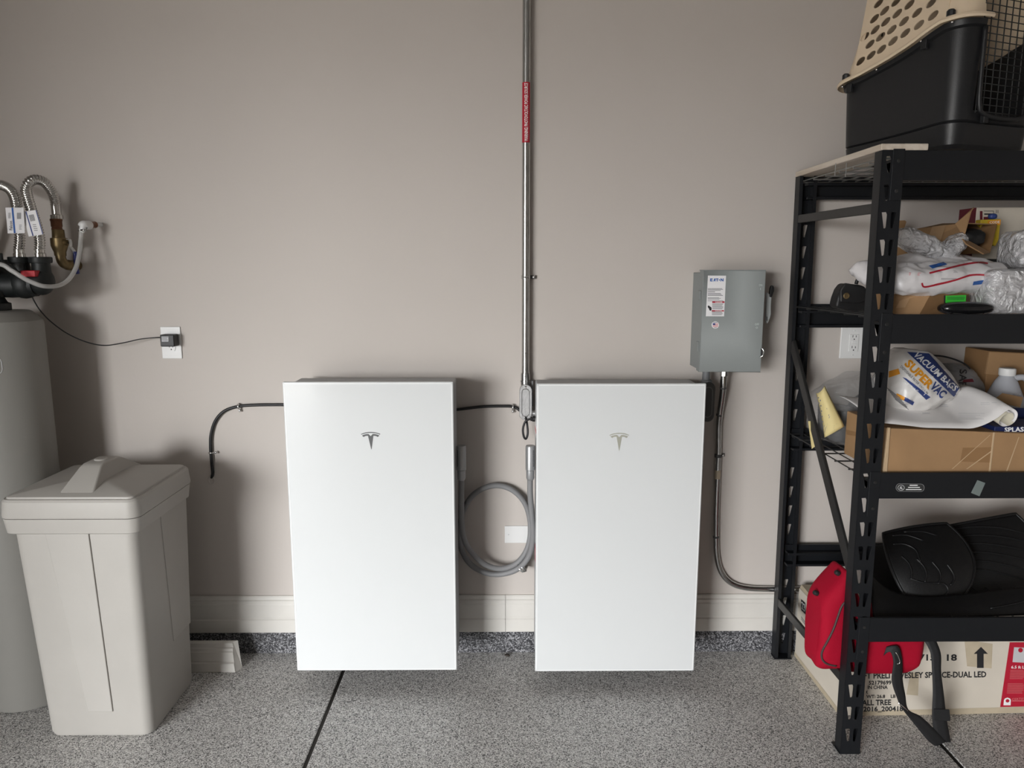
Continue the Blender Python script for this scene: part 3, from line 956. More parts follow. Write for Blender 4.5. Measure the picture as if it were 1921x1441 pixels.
# recessed oval label panel
rr_ = []
for (a, z) in [(-95, 1.245), (-78, 1.245), (-74, 1.252), (-73, 1.262), (-73, 1.285), (-74, 1.295), (-78, 1.302), (-95, 1.302), (-112, 1.302), (-116, 1.295), (-117, 1.285), (-117, 1.262), (-116, 1.252), (-112, 1.245)]:
    a = radians(a + 22)
    rr_.append(Vector((TX + (TR + .0004) * cos(a), TY + (TR + .0004) * sin(a), z)))
MB().tube(rr_, .0014, 6, closed=True).build('badge_outline', 'print_faint', t, smooth=True)
vh = MB()
vh.lathe([(.055, 1.45), (.058, 1.455), (.058, 1.478), (.048, 1.482), (.04, 1.50), (.05, 1.52)], (TX, TY, 0), n=28)
vh.build('neck', 'valve_black', t, smooth=True, auto=30)
h = MB()
h.tube([Vector((TX - .17, -.25, 1.545)), Vector((TX - .02, -.25, 1.545)), Vector((TX + .06, -.245, 1.54)), Vector((TX + .135, -.235, 1.545))], .044, 20)
h.box(TX - .14, TX + .03, -.33, -.20, 1.50, 1.63)
h.sphere((TX + .10, -.24, 1.545), (.05, .05, .052), 10)
h.sphere((TX + .155, -.235, 1.555), (.042, .045, .05), 10)
h.build('valve_body', 'valve_black', t, smooth=True, auto=35)
def adapter(px, yy):
    a = at(px, 500, yy)
    zt = at(px, 482, yy).z
    m_ = MB().lathe([(.034, 1.53), (.031, 1.56), (.029, zt - .022), (.0355, zt - .021), (.037, zt - .016), (.037, zt - .002), (.035, zt)], (a.x, yy, 0), n=28)
    return m_.build('adapter', 'valve_black', t, smooth=True, auto=30), a.x, zt
a1, hx1, hz1 = adapter(38.5, -.235)
a2, hx2, hz2 = adapter(77, -.235)
p = at(53, 514, -.285)
MB().box(p.x - .024, p.x + .026, -.29, -.25, p.z - .010, p.z + .012).build('bypass_knob', 'red_plastic', t, bevel=.003)
p = at(12, 500, -.30)
MB().tube(catmull([at(2, 476, -.29), at(5, 492, -.30), at(14, 497, -.31), at(25, 502, -.31), at(34, 512, -.30)], 5), .005, 8).build('wiring', 'valve_black', t, smooth=True)

def corrugated(path, r, pitch):
    P = catmull(path, 40)
    # resample evenly
    L = [0]
    for i in range(1, len(P)): L.append(L[-1] + (P[i] - P[i - 1]).length)
    n = int(L[-1] / (pitch / 4))
    out, k = [], 0
    for i in range(n + 1):
        s = L[-1] * i / n
        while k < len(L) - 2 and L[k + 1] < s: k += 1
        f = (s - L[k]) / max(L[k + 1] - L[k], 1e-9)
        out.append(P[k].lerp(P[k + 1], min(f, 1)))
    return MB().tube(out, lambda i: r + (.0030 if i % 4 == 0 else (-.0030 if i % 4 == 2 else .0012)), 16)

def tag_label(parent, q, y, s=1.0):
    ca = plane_caster((0, y, 0), (0, -1, 0))
    P = [ca(*p)[0] for p in q]
    o = MB().prism(P, (0, .0012, 0)).build('paper_tag', 'label_white', parent)
    return o, plane_caster((0, y - .0002, 0), (0, -1, 0))

hose = thing('flex_hose', (hx1, -.235, hz1), 'corrugated steel water hose leaving the frame with an upright white tag', 'hose')
corrugated([Vector((hx1, -.235, hz1 + .024)), at(37, 448, -.232), at(35.5, 425, -.23), at(32, 393, -.22), at(26, 366, -.20), at(12, 351, -.17), at(-12, 347, -.15), at(-32, 365, -.15), at(-40, 400, -.14), at(-42, 470, -.10), at(-30, 500, -.04), at(-25, 505, .0)], .0152, .0086).build('hose', 'chrome', hose, smooth=True)
MB().lathe([(.019, 0), (.019, .012), (.016, .014), (.016, .026)], (hx1, -.235, hz1), n=20).build('ferrule', 'chrome', hose, smooth=True, auto=30)
o, ca = tag_label(hose, [(10, 389.5), (44, 389.5), (46.5, 437.5), (14.5, 438)], -.252)
patch([[(21.5, 389.8), (25, 389.8), (29.5, 437.5), (26, 437.6)]], ca, 'print_blue', o, 'stripe')
lettering('Falcon', [(17.8, 431.8), (17.6, 414.5), (23.2, 414.5), (23.6, 431.8)], ca, 'print_black', o, .0008)
patch([rect(32 + k * 1.0, 399, 32.5 + k * 1.0, 411) for k in range(8)] + [rect(16 + k * 1.6, 399, 16.6 + k * 1.6, 410) for k in range(3)] + fine_lines(36, 422, 41, 432, 4, .4, .3), ca, 'print_grey', o, 'print')

hose = thing('flex_hose', (hx2, -.235, hz2), 'corrugated steel water hose arching to a brass valve with a tilted white tag', 'hose')
VY = -.08
vx = at(106, 400, VY)
corrugated([Vector((hx2, -.235, hz2 + .024)), at(74.5, 452, -.232), at(70, 428, -.228), at(61, 400, -.222), at(53, 375, -.212), at(49, 356, -.20), at(55, 342, -.19), at(68, 337, -.165), at(83, 342, -.135), at(95, 356, -.105), at(102, 373, -.088), at(104.5, 385, -.08)], .0152, .0086).build('hose', 'chrome', hose, smooth=True)
MB().lathe([(.019, 0), (.019, .012), (.016, .014), (.016, .026)], (hx2, -.235, hz2), n=20).build('ferrule', 'chrome', hose, smooth=True, auto=30)
MB().lathe([(.0215, 0), (.0215, .014), (.0165, .016), (.0165, .055)], (vx.x, VY, at(107, 411, -.08).z), n=6 * 4).build('ferrule_nut', 'chrome', hose, smooth=True, auto=25)
o, ca = tag_label(hose, [(48, 396.5), (68, 394), (81, 439.5), (62.5, 443)], -.248)
patch([[(47.6, 396.8), (49.5, 396.4), (63.4, 442.5), (61, 443)], [(66.7, 394.2), (68.2, 394), (81.2, 439.3), (79.6, 439.8)]], ca, 'print_navy', o, 'stripe')
patch([[(54 + k * 1.2 + .5 * k * 0, 403.5 - .2 * k), (54.6 + k * 1.2, 403.4 - .2 * k), (57.9 + k * 1.2, 415.5 - .2 * k), (57.3 + k * 1.2, 415.6 - .2 * k)] for k in range(8)] + fine_lines(61.5, 421, 70, 435, 4, .35, .4, .25), ca, 'print_grey', o, 'print')
o2, ca2 = tag_label(hose, [(40, 397), (48, 396.5), (61.5, 442.5), (54, 444)], -.244)

bv = thing('ball_valve', (vx.x, VY, at(110, 498, -.08).z), 'old brass ball valve and elbow with white lever below the hose', 'valve')
zA, zB, zC, zD = at(107, 411, -.08).z, at(108, 432, -.08).z, at(110, 446, -.08).z, at(112, 479, -.08).z
vxx = at(110, 445, -.08).x
MB().lathe([(.0185, zB), (.0185, zB + .006), (.0172, zB + .007), (.0172, zB + .012), (.019, zB + .013), (.019, zA - .008), (.0205, zA - .007), (.0205, zA)], (vxx - .003, VY, 0), n=24).build('union', 'copper', bv, smooth=True, auto=30)
MB().lathe([(.020, zD - .002), (.0205, zD + .012), (.0245, zD + .022), (.0285, zD + .035), (.0285, zC - .002), (.0215, zC), (.0205, zB + .002)], (vxx, VY, 0), n=8 * 3).build('valve_body', 'brass', bv, smooth=True, auto=25)
st_ = Vector((vxx, VY, (zC + zD) / 2 + .014))
MB().cyl(st_, st_ + Vector((.040, -.01, 0)), .0105, 14).build('stem', 'brass', bv, smooth=True, auto=35)
hd = [at(126, 449, -.10), at(131, 449.5, -.10), at(132.5, 455, -.10), at(132.5, 463, -.10), at(139.5, 471, -.10), at(141, 478, -.10)]
lv = MB()
for i in range(len(hd) - 1): lv.bar(hd[i], hd[i + 1] + (hd[i + 1] - hd[i]).normalized() * .001, .014, .0035, (0, 1, 0))
lv = lv.build('lever', 'plate_white', bv)
MB().tube(catmull([at(140.5, 472, -.10), at(142, 490, -.10), at(144, 505, -.10), at(145.5, 514, -.10)], 5), .0075, 10).build('lever_grip', 'blue_grip', lv, smooth=True)
MB().lathe([(.0065, 0), (.0065, .008)], st_ + Vector((.042, -.0105, 0)), (1, -.2, 0), 6).build('stem_nut', 'steel_bright', bv)
el = catmull([Vector((vxx, VY, zD + .004)), Vector((vxx + .001, VY, zD - .014)), Vector((vxx + .006, -.074, zD - .030)), Vector((vxx + .012, -.055, zD - .036)), Vector((vxx + .012, -.03, zD - .037)), Vector((vxx + .012, 0.0, zD - .037))], 6)
MB().tube(el, lambda i: .0175 if i < 16 else .0195, 18).build('elbow', 'brass', bv, smooth=True)

# drain tube and fitting
dr = thing('drain_fitting', at(190, 421, 0), 'pale plastic drain fitting coming out of the wall', 'pipe fitting')
w0 = at(189, 421, 0)
e0 = at(156, 423, -.105)
MB().cyl(w0, w0.lerp(e0, .36), .0095, 14).build('stub', 'plate_white', dr, smooth=True, auto=35)
MB().tube([w0.lerp(e0, .34), w0.lerp(e0, .46), w0.lerp(e0, .5), w0.lerp(e0, .68)], lambda i: (.0125, .0105, .0125, .016)[i], 14).build('collar', 'copper', dr, smooth=True, auto=35)
MB().tube(catmull([w0.lerp(e0, .66), w0.lerp(e0, .85), e0, e0 + Vector((-.002, -.002, -.014)), at(152.5, 434, -.108)], 5), lambda i: .0165 if i < 12 else .0105, 14).build('elbow', 'plate_white', dr, smooth=True)
dt = thing('drain_tube', at(85, 538, -.2), 'clear plastic drain tube sagging from the valve head to the wall fitting', 'tube')
pts = [Vector((TX - .07, -.325, 1.615)), Vector((TX - .055, -.345, 1.614)), at(-5, 495, -.335), at(22, 508, -.33), at(50, 525, -.32), at(80, 536.5, -.30), at(108, 536, -.25), at(128, 525, -.205), at(142, 503, -.165), at(149, 475, -.135), at(151.5, 450, -.11), at(152.5, 433, -.108)]
MB().tube(catmull(pts, 8), .0078, 12).build('tube', 'tube_clear', dt, smooth=True)
MB().tube(catmull([at(152, 432, -.108) + Vector((.0095 * cos(a), .0095 * sin(a), 0)) for a in [2 * pi * i / 8 for i in range(8)]], 3, True), .0028, 6, closed=True).box(at(158, 432, -.115).x - .01, at(158, 432, -.115).x + .008, -.122, -.112, at(158, 432, -.115).z - .003, at(158, 432, -.115).z + .003).build('hose_clamp', 'steel', dt, smooth=True)

# ================================================================== SALT BIN
def rrect(x0, x1, y0, y1, r, z, n=6):
    out = []
    for (cx_, cy_, a0) in ((x1 - r, y1 - r, 0), (x0 + r, y1 - r, 90), (x0 + r, y0 + r, 180), (x1 - r, y0 + r, 270)):
        for i in range(n + 1):
            a = radians(a0 + 90 * i / n)
            out.append(Vector((cx_ + r * cos(a), cy_ + r * sin(a), z)))
    return out
LX0, LX1, LY0, LY1, LZ = -1.648, -1.196, -.592, -.168, .862
t = thing('salt_bin', ((LX0 + LX1) / 2, (LY0 + LY1) / 2, 0), 'beige plastic salt bin with handled lid standing on the floor', 'bin')
BX0, BX1, BY0, BY1 = -1.585, -1.228, -.557, -.212
def lerp(a, b, s): return a + (b - a) * s
rings = []
zr = .745
for z, g in ((0.0, -.012), (.006, -.004), (.02, 0), (zr - .004, 0)):
    s = z / .8
    rings.append(rrect(lerp(BX0, LX0 + .022, s) - g, lerp(BX1, LX1 - .022, s) + g, lerp(BY0, LY0 + .022, s) - g, lerp(BY1, LY1 - .022, s) + g, .035, z))
for z, g in ((zr, -.010), (zr + .004, -.004), (zr + .05, .001), (.798, .001), (.799, -.004)):
    rings.append(rrect(LX0 + .003 - g, LX1 - .003 + g, LY0 + .003 - g, LY1 - .003 + g, .035, z))
body = MB().loft(rings).build('body', 'bin_plastic', t, smooth=True, auto=28)
# raised centre panel and ledges moulded into the faces
def facepanel(face, u0a, u1a, u0b, u1b, z0, z1, d):
    P = []
    for z, ua, ub in ((z0, u0b, u1b), (z1, u0a, u1a)):
        s = z / .8
        for u in (ua, ub):
            if face == 'front':
                P.append(Vector((lerp(lerp(BX0, LX0 + .022, s), lerp(BX1, LX1 - .022, s), u), lerp(BY0, LY0 + .022, s), z)))
            else:
                P.append(Vector((lerp(BX1, LX1 - .022, s), lerp(lerp(BY0, LY0 + .022, s), lerp(BY1, LY1 - .022, s), u), z)))
    a, b, c_, e = P[0], P[1], P[3], P[2]
    off = Vector((0, -d, 0)) if face == 'front' else Vector((d, 0, 0))
    ins = Vector((0, .001, 0)) if face == 'front' else Vector((-.001, 0, 0))
    return MB().prism([a + ins, b + ins, c_ + ins, e + ins], off + ins * -1)
facepanel('front', .28, .63, .42, .655, .10, zr, .0055).build('panel', 'bin_plastic', t, bevel=.003)
facepanel('right', .45, .99, .55, .95, .25, zr + .001, .0022).build('panel', 'bin_plastic', t, bevel=.002)
# lid: skirt, stepped edge, low pyramid
lr = [rrect(LX0, LX1, LY0, LY1, .038, .801), rrect(LX0 - .001, LX1 + .001, LY0 - .001, LY1 + .001, .038, .806), rrect(LX0 + .003, LX1 - .003, LY0 + .003, LY1 - .003, .036, LZ - .008), rrect(LX0 + .008, LX1 - .008, LY0 + .008, LY1 - .008, .034, LZ), rrect(LX0 + .016, LX1 - .016, LY0 + .016, LY1 - .016, .022, LZ), rrect(LX0 + .018, LX1 - .018, LY0 + .018, LY1 - .018, .02, LZ + .006), rrect(LX0 + .022, LX1 - .022, LY0 + .022, LY1 - .022, .018, LZ + .008), rrect(LX0 + .19, LX1 - .17, LY0 + .13, LY1 - .13, .01, LZ + .034)]
lid = MB().loft(lr).build('lid', 'bin_plastic', t, smooth=True, auto=22)
hxc = (LX0 + LX1) / 2 + .012
prof = [(LY0 + .024, .862), (LY0 + .135, .938), (LY0 + .155, .945), (LY0 + .245, .945), (LY0 + .265, .938), (LY1 - .024, .862)]
A = [Vector((hxc - (.060 if z < .9 else .036), y, z)) for y, z in prof]
B = [Vector((hxc + (.060 if z < .9 else .036), y, z)) for y, z in prof]
hm = MB()
hm.loft([A, B])
hd_ = hm.build('handle', 'bin_plastic', lid, bevel=.006, bseg=2)
MB().lathe([(.022, .0), (.022, .003), (.018, .006)], (hxc, LY0 + .20, .944), n=20).build('handle_button', 'bin_plastic', lid, smooth=True, auto=30)

# ================================================================== BASEBOARD OFFCUT ON THE FLOOR
oz1 = .104
prof2 = [(0.0, .110), (.006, .110), (.010, .106), (.010, .092), (.014, .088), (.0145, .079), (.017, .075), (.0175, .043), (.0165, .037), (.0205, .033), (.0215, .003), (.0205, 0.0), (.0, 0.0)]
mb = MB()
A = [Vector((-1.33, -.105 - d * 1.6 - (.11 - z) * .16, z)) for d, z in prof2]
B = [Vector((-1.092 - z * .16 + (0 if d > .001 else .016), -.105 - d * 1.6 - (.11 - z) * .16, z)) for d, z in prof2]
tag(mb.loft([A, B]).build('baseboard_offcut', 'trim_paint'), 'short mitred baseboard offcut lying on the floor beside the bin', 'trim piece')

# leaf scrap on the floor
p = atz(952, 1231, 0)
tag(MB().blob((p.x, p.y, .0045), (.011, .006, .0045), .8, (14, 8), .003, 120).build('dead_leaf', 'leaf_brown', smooth=True), 'tiny dark brown leaf scrap on the floor between the batteries', 'leaf')

# ================================================================== STORAGE RACK
RX, RFY, RBY, RH = 1.109, -.6617, -.0315, 1.957      # outer left foot, front and back faces, height
LEAN = -.0102                                          # the uprights lean a little to the left
RW = 1.955
t = thing('storage_rack', (RX + RW / 2, (RFY + RBY) / 2, 0), 'tall black steel storage rack with slotted posts beside the wall', 'rack')
PW, PD = .0645, .040
def lx_(z): return RX + LEAN * z

def post(x_of, yface, back, flip=1):
    """C-channel upright; web with paired slots at yface, flanges run inwards"""
    sgn = 1 if not back else -1
    vs_all = MB()
    pitch = .0795
    nmod = int(RH / pitch)
    z = 0.0
    segs = []
    z0 = .03
    outer0 = z0
    for k in range(nmod):
        a = z0 + k * pitch
        b = min(a + pitch, RH)
        if b - a < .06: break
        segs.append((a, b))
    for (a, b) in segs:
        c_ = (a + b) / 2
        holes = []
        for s in (0, 1):
            q = [(.0105, c_ + .0230), (.0235, c_ + .0240), (.0270, c_ + .017), (.0262, c_ - .019), (.0240, c_ - .0230), (.0190, c_ - .0230)]
            if s: q = [(PW - u, v) for u, v in q]
            holes.append(q)
        vs, fs = holed_sheet([(0, a), (PW, a), (PW, b), (0, b)], holes, lambda u, v: Vector((x_of(v) + u, yface, v)))
        vs_all.add(vs, fs)
    def q4(u0, y0, u1, y1, za, zb):
        vs_all.add([Vector((x_of(za) + u0, y0, za)), Vector((x_of(za) + u1, y1, za)), Vector((x_of(zb) + u1, y1, zb)), Vector((x_of(zb) + u0, y0, zb))], [(0, 1, 2, 3)])
    q4(0, yface, PW, yface, 0.0, z0)
    if segs[-1][1] < RH: q4(0, yface, PW, yface, segs[-1][1], RH)
    ye = yface + sgn * PD
    for za, zb in ((0, RH),):
        q4(0, yface, 0, ye, za, zb)
        q4(PW, yface, PW, ye, za, zb)
        q4(0, ye, .012, ye, za, zb)
        q4(PW, ye, PW - .012, ye, za, zb)
    o = vs_all.build('post', 'rack_steel', t, solid=.0022)
    xb = x_of(0)
    MB().box(xb - .004, xb + PW + .004, min(yface, ye) - (.006 if back else .0), max(yface, ye) + (.0 if back else .02), 0, .004).build('foot_plate', 'rack_steel', o, bevel=.001)
    return o
rx2 = lambda z: RX + RW - PW + LEAN * z
post(lx_, RFY, False)
post(lx_, RBY, True)
post(rx2, RFY, False)
post(rx2, RBY, True)

LEVELS = [(1.852, 1.938), (1.372, 1.463), (.884, .970), (.400, .485)]
def beam(z0, z1, yo, sgn):
    """C-beam between the posts, open towards the inside of the rack"""
    xa, xb = lx_(z1) + PW * .5, rx2(z1) + PW * .5
    prof = [(yo, z0 + .002), (yo + sgn * .036, z0 + .002), (yo + sgn * .036, z0 + .012), (yo + sgn * .0022, z0 + .012), (yo + sgn * .0022, z1 - .034), (yo + sgn * .042, z1 - .034), (yo + sgn * .042, z1 - .024), (yo + sgn * .010, z1 - .024), (yo + sgn * .010, z1), (yo, z1)]
    o = MB().loft([[Vector((xa, y, z)) for y, z in prof], [Vector((xb, y, z)) for y, z in prof]]).build('beam', 'rack_steel', t, bevel=.0015)
    for xs_ in (lx_, rx2):
        x0 = xs_((z0 + z1) / 2)
        inner = x0 + PW if xs_ is lx_ else x0
        s = -1 if xs_ is lx_ else 1
        ya = yo - sgn * .0030
        MB().box(min(inner, inner + s * .034), max(inner, inner + s * .034), min(ya, ya + sgn * .003), max(ya, ya + sgn * .003), z1 - .142, z1 + .004).build('end_plate', 'rack_steel', o, bevel=.001)
        for dz in (.03, .115):
            MB().lathe([(.0055, 0), (.0055, .0012), (.003, .002)], (inner + s * .017, ya, z1 - dz), (0, -sgn, 0), 10).build('rivet', 'rack_brace', o)
    return o
beams = {}
for i, (z0, z1) in enumerate(LEVELS):
    beams[i] = beam(z0, z1, RFY - .001, 1)
    beam(z0, z1, RBY + .001, -1)
# side braces
def brace(xf, a, b, w=.034):
    for x_of, off in ((lx_, .006), (rx2, PW - .006)):
        p = Vector((x_of(a[1]) + off, a[0], a[1]))
        q = Vector((x_of(b[1]) + off, b[0], b[1]))
        MB().bar(p, q, w, .012, (0, 0, 1)).build('brace', 'rack_brace', t, bevel=.003)
brace(None, (-.060, 1.782), (-.64, 1.776), .03)
brace(None, (-.068, 1.315), (-.63, .640), .042)
brace(None, (-.068, .248), (-.64, .256), .034)
# wire decks
def wire_deck(z, m, name='wire_deck', xa=None):
    mb = MB()
    xa = lx_(z) + PW * .3 if xa is None else xa
    xb = rx2(z) + PW * .6
    y0, y1 = RFY + .014, RBY - .014
    n = int((xb - xa) / .05)
    for i in range(n + 1):
        x = xa + (xb - xa) * i / n
        mb.tube([(x, y0, z + .002), (x, y1, z + .002)], .0022, 5)
    for j in range(7):
        y = y0 + (y1 - y0) * j / 6
        mb.tube([(xa, y, z - .003), (xb, y, z - .003)], .0028, 5)
    return tag(mb.build(name, m, t), kind='stuff')
wire_deck(1.4525, 'wire_dark')
wire_deck(.952, 'wire_dark')
wire_deck(.467, 'wire_dark', xa=1.46)
wd = wire_deck(1.920, 'wire_zinc')
for px in (1567, 1587):
    a, b = at(px + 1, 306, -.40), at(px - 1, 330 if px < 1575 else 332, -.40)
    MB().tube([a, b], .0013, 6).build('deck_clip', 'wire_zinc', t)
# maker's plate and tape on the third front beam
bc = plane_caster((0, RFY - .0012, 0), (0, -1, 0))
ov = []
for i in range(9): ov.append((1727 + 6.5 * cos(radians(-90 + 180 * i / 8)), 915 + 7.2 * sin(radians(-90 + 180 * i / 8))))
for i in range(9): ov.append((1687 + 6.5 * cos(radians(90 + 180 * i / 8)), 914.5 + 7.2 * sin(radians(90 + 180 * i / 8))))
bp = patch([ov], bc, 'slot_dark', beams[2], 'maker_plate', .0010)
MB().tube([bc(*p)[0] + Vector((0, -.001, 0)) for p in ov], .0007, 5, closed=True).build('plate_rim', 'cable_grey', bp)
patch([rect(1706, 909.5, 1721, 911.2), rect(1703, 913.5, 1725, 915), rect(1699, 917.5, 1728, 919)], bc, 'print_white', bp, 'print', .0016)
MB().tube([bc(1690 + 6 * cos(a), 914.8 + 5 * sin(a))[0] + Vector((0, -.0014, 0)) for a in [2 * pi * i / 16 for i in range(16)]], .0005, 4, closed=True).build('emblem_ring', 'print_white', bp)
lettering('AL', rect(1687, 912, 1693, 917.5), bc, 'print_white', bp, .0016)
patch([[(1833, 900.5), (1848, 906), (1837, 931), (1821, 924.5)]], bc, 'tape_grey', beams[2], 'tape_scrap', .0012)

# raw wooden board along the left end of the top level
zt_ = 1.9385
pb = at(1743, 267, -.664)
tag(MB().box(lx_(1.95) - .004, pb.x, -.664, -.034, zt_, zt_ + .0185).build('wooden_board', 'plywood', bevel=.002, bseg=1), 'pale raw wooden board lying across the left end of the rack top', 'board')

# ================================================================== PET KENNEL ON TOP
KA = radians(20.5)
KE1, KE2 = Vector((sin(KA), -cos(KA), 0)), Vector((cos(KA), sin(KA), 0))
KO = Vector((1.160, -.190, 0))
KL, KW, KZ = .46, .36, zt_ + .0190
t = thing('pet_kennel', KO + KE1 * KL / 2 + KE2 * KW / 2 + Vector((0, 0, KZ)), 'black and beige plastic pet carrier with wire door on top of the rack', 'pet carrier')
def kp(tl, w, z): return KO + KE1 * tl + KE2 * w + Vector((0, 0, z))
HT = [(-.05, .256), (0, .262), (.11, .276), (.22, .298), (.30, .320), (.36, .343), (.40, .354), (.46, .358), (.55, .358)]
def kh(tl):
    for (a, ha), (b, hb) in zip(HT, HT[1:]):
        if tl <= b:
            return ha + (hb - ha) * max(0, (tl - a) / (b - a))
    return HT[-1][1]
def kperim(g, r=.06, nn=8, ns=12):
    """rounded footprint grown by g, front side carries the door edges; list of (t, w, isfront)"""
    pts = []
    def corner(ct, cw, a0):
        for i in range(nn + 1):
            a = radians(a0 + 90 * i / nn)
            pts.append((ct + (r + g) * cos(a), cw + (r + g) * sin(a), 0))
    corner(KL - r, KW - r, 0)
    for i in range(1, ns): pts.append((lerp(KL - r, r, i / ns), KW + g, 0))
    corner(r, KW - r, 90)
    for i in range(1, 4): pts.append((-g, lerp(KW - r, r, i / 4), 0))
    corner(r, r, 180)
    for i in range(1, ns): pts.append((lerp(r, KL - r, i / ns), -g, 2))
    corner(KL - r, r, 270)
    for w_ in (.075, .12, .18, .24, .285): pts.append((KL + g, w_, 1))
    return pts
mb = MB()
rings = []
SS = [(0, -.030), (.03, -.016), (.20, -.010), (.212, -.015), (.225, -.009), (.30, -.008), (.6, -.004), (.94, 0), (.955, .010), (1.0, .012)]
for s, g in SS:
    rings.append([kp(a, b, KZ + s * kh(a)) for a, b, _ in kperim(g)])
nP = len(rings[0])
per = kperim(0)
b0 = len(mb.v)
vs = [p for r in rings for p in r]
fs = []
for i in range(len(rings) - 1):
    for j in range(nP):
        k = (j + 1) % nP
        if i >= 5 and per[j][2] == 1 and per[k][2] == 1: continue     # door opening
        fs.append((i * nP + j, i * nP + k, (i + 1) * nP + k, (i + 1) * nP + j))
fs.append(tuple(range(nP - 1, -1, -1)))
mb.add(vs, fs)
kb = mb.build('kennel_base', 'kennel_black', t, smooth=True, auto=30)
# door frame ridge
MB().tube(catmull([kp(KL + .006, .075, KZ + .34), kp(KL + .008, .073, KZ + .2), kp(KL + .008, .078, KZ + .12), kp(KL + .008, .10, KZ + .095), kp(KL + .008, .18, KZ + .088), kp(KL + .008, .26, KZ + .095), kp(KL + .008, .285, KZ + .13), kp(KL + .006, .287, KZ + .34)], 6), .007, 8).build('door_rim', 'kennel_black', kb, smooth=True)
c_ = kp(KL + .004, .11, KZ + .07)
MB().bar(c_, c_ + Vector((0, 0, .03)), .02, .014, KE2).build('door_latch_foot', 'kennel_black', kb, bevel=.002)
# wire door
wd_ = MB()
for i in range(8):
    w_ = .080 + .029 * i
    wd_.tube([kp(KL - .004, w_, KZ + .10), kp(KL - .004, w_, KZ + .46)], .0018, 6)
for i in range(18):
    z_ = KZ + .105 + .02 * i
    wd_.tube([kp(KL - .002, .076, z_), kp(KL - .002, .286, z_)], .0014, 6)
tag(wd_.build('wire_door', 'slot_dark', t, smooth=True), kind='stuff')
# beige upper shell: flange and walls, left wall pierced by vent holes
mb = MB()
FG = [(.030, -.002), (.034, .004), (.030, .011), (.010, .016), (.004, .020)]
TZ = .60
TP = .16     # how far the walls lean in per metre
rings = []
for g, dz in FG:
    rings.append([kp(a, b, KZ + kh(a) + dz) for a, b, _ in kperim(g)])
for z_ in (.40, .48, .55, TZ):
    rings.append([])
    g0 = -.0
    for (a, b, f_) in per:
        z0_ = kh(a) + .02
        zz = z0_ + (TZ - z0_) * ((.40, .48, .55, TZ).index(z_) + 1) / 4
        g = -TP * (zz - z0_)
        cx_, cy_ = KL / 2, KW / 2
        rings[-1].append(kp(a + (1 if a < cx_ else -1) * -g * (abs(a - cx_) > .15), b + (1 if b < cy_ else -1) * -g, KZ + zz))
vs = [p for r in rings for p in r]
fs = []
for i in range(len(rings) - 1):
    for j in range(nP):
        k = (j + 1) % nP
        left = (per[j][2] == 2 or per[k][2] == 2)
        if i >= 4 and left: continue
        if per[j][2] == 1 and per[k][2] == 1 and i < 7: continue
        fs.append((i * nP + j, i * nP + k, (i + 1) * nP + k, (i + 1) * nP + j))
fs.append(tuple((len(rings) - 1) * nP + k for k in range(nP)))
mb.add(vs, fs)
ks = mb.build('kennel_top', 'kennel_beige', t, smooth=True, auto=32)
# pierced left wall
r_ = .06
def wallmap(u, v):
    z0_ = kh(u) + .02
    g = TP * (v - z0_)
    return kp(u, g - .002, KZ + v)
def wall_uv(px, py):
    n_ = KE2 + Vector((0, 0, -TP))
    h, _ = plane_caster(kp(0, 0, KZ + .28), n_)(px, py)
    return (h - KO).dot(KE1), h.z - KZ
outer = [(r_ + (KL - 2 * r_) * i / 20, kh(r_ + (KL - 2 * r_) * i / 20) + .019) for i in range(21)] + [(KL - r_, TZ), (r_, TZ)]
HOL = [(475, 130), (545, 80), (615, 25), (445, 228), (517, 178), (587, 128), (657, 75), (737, 15), (453, 297), (520, 250), (592, 203), (665, 150), (745, 95), (830, 35), (420, 390), (490, 345), (557, 300), (630, 252), (708, 203), (793, 147), (885, 90), (985, 25), (425, 455), (492, 415), (565, 375), (637, 335), (717, 280), (803, 227), (900, 172), (1000, 110)]
holes = []
for X, Y in HOL:
    u, v = wall_uv(1480 + X / 3.603, Y / 3.603)
    if u < r_ + .02 or u > KL - r_ - .02 or v < kh(u) + .034 or v > TZ - .02: continue
    holes.append([(u + .0185 * cos(a), v + .0125 * sin(a) + .0035 * cos(a)) for a in [2 * pi * i / 14 for i in range(14)]])
vs, fs = holed_sheet(outer, holes, wallmap)
MB().add(vs, fs).build('vent_wall', 'kennel_beige', ks, solid=.003)
# bolts and clips along the seam
for px, py in ((1576, 161), (1654, 117), (1757, 57), (1832, 34)):
    u = {1576: .03, 1654: .17, 1757: .33, 1832: .43}[px]
    MB().sphere(kp(u, -.016, KZ + kh(u) - .006), .004, 6).build('bolt', 'steel_bright', kb, smooth=True)
for u in (.03, .31):
    MB().bar(kp(u + .03, -.012, KZ + kh(u + .03) - .008), kp(u + .03, -.012, KZ + kh(u + .03) - .036), .02, .012, KE1).build('seam_clip', 'kennel_black', kb, bevel=.002)
for u in (.045, .425):
    MB().lathe([(.012, 0), (.012, .014), (.008, .018)], kp(u, -.018, KZ + kh(u) + .012), (0, 0, 1), 10).build('wing_nut', 'kennel_black', ks, smooth=True, auto=30)

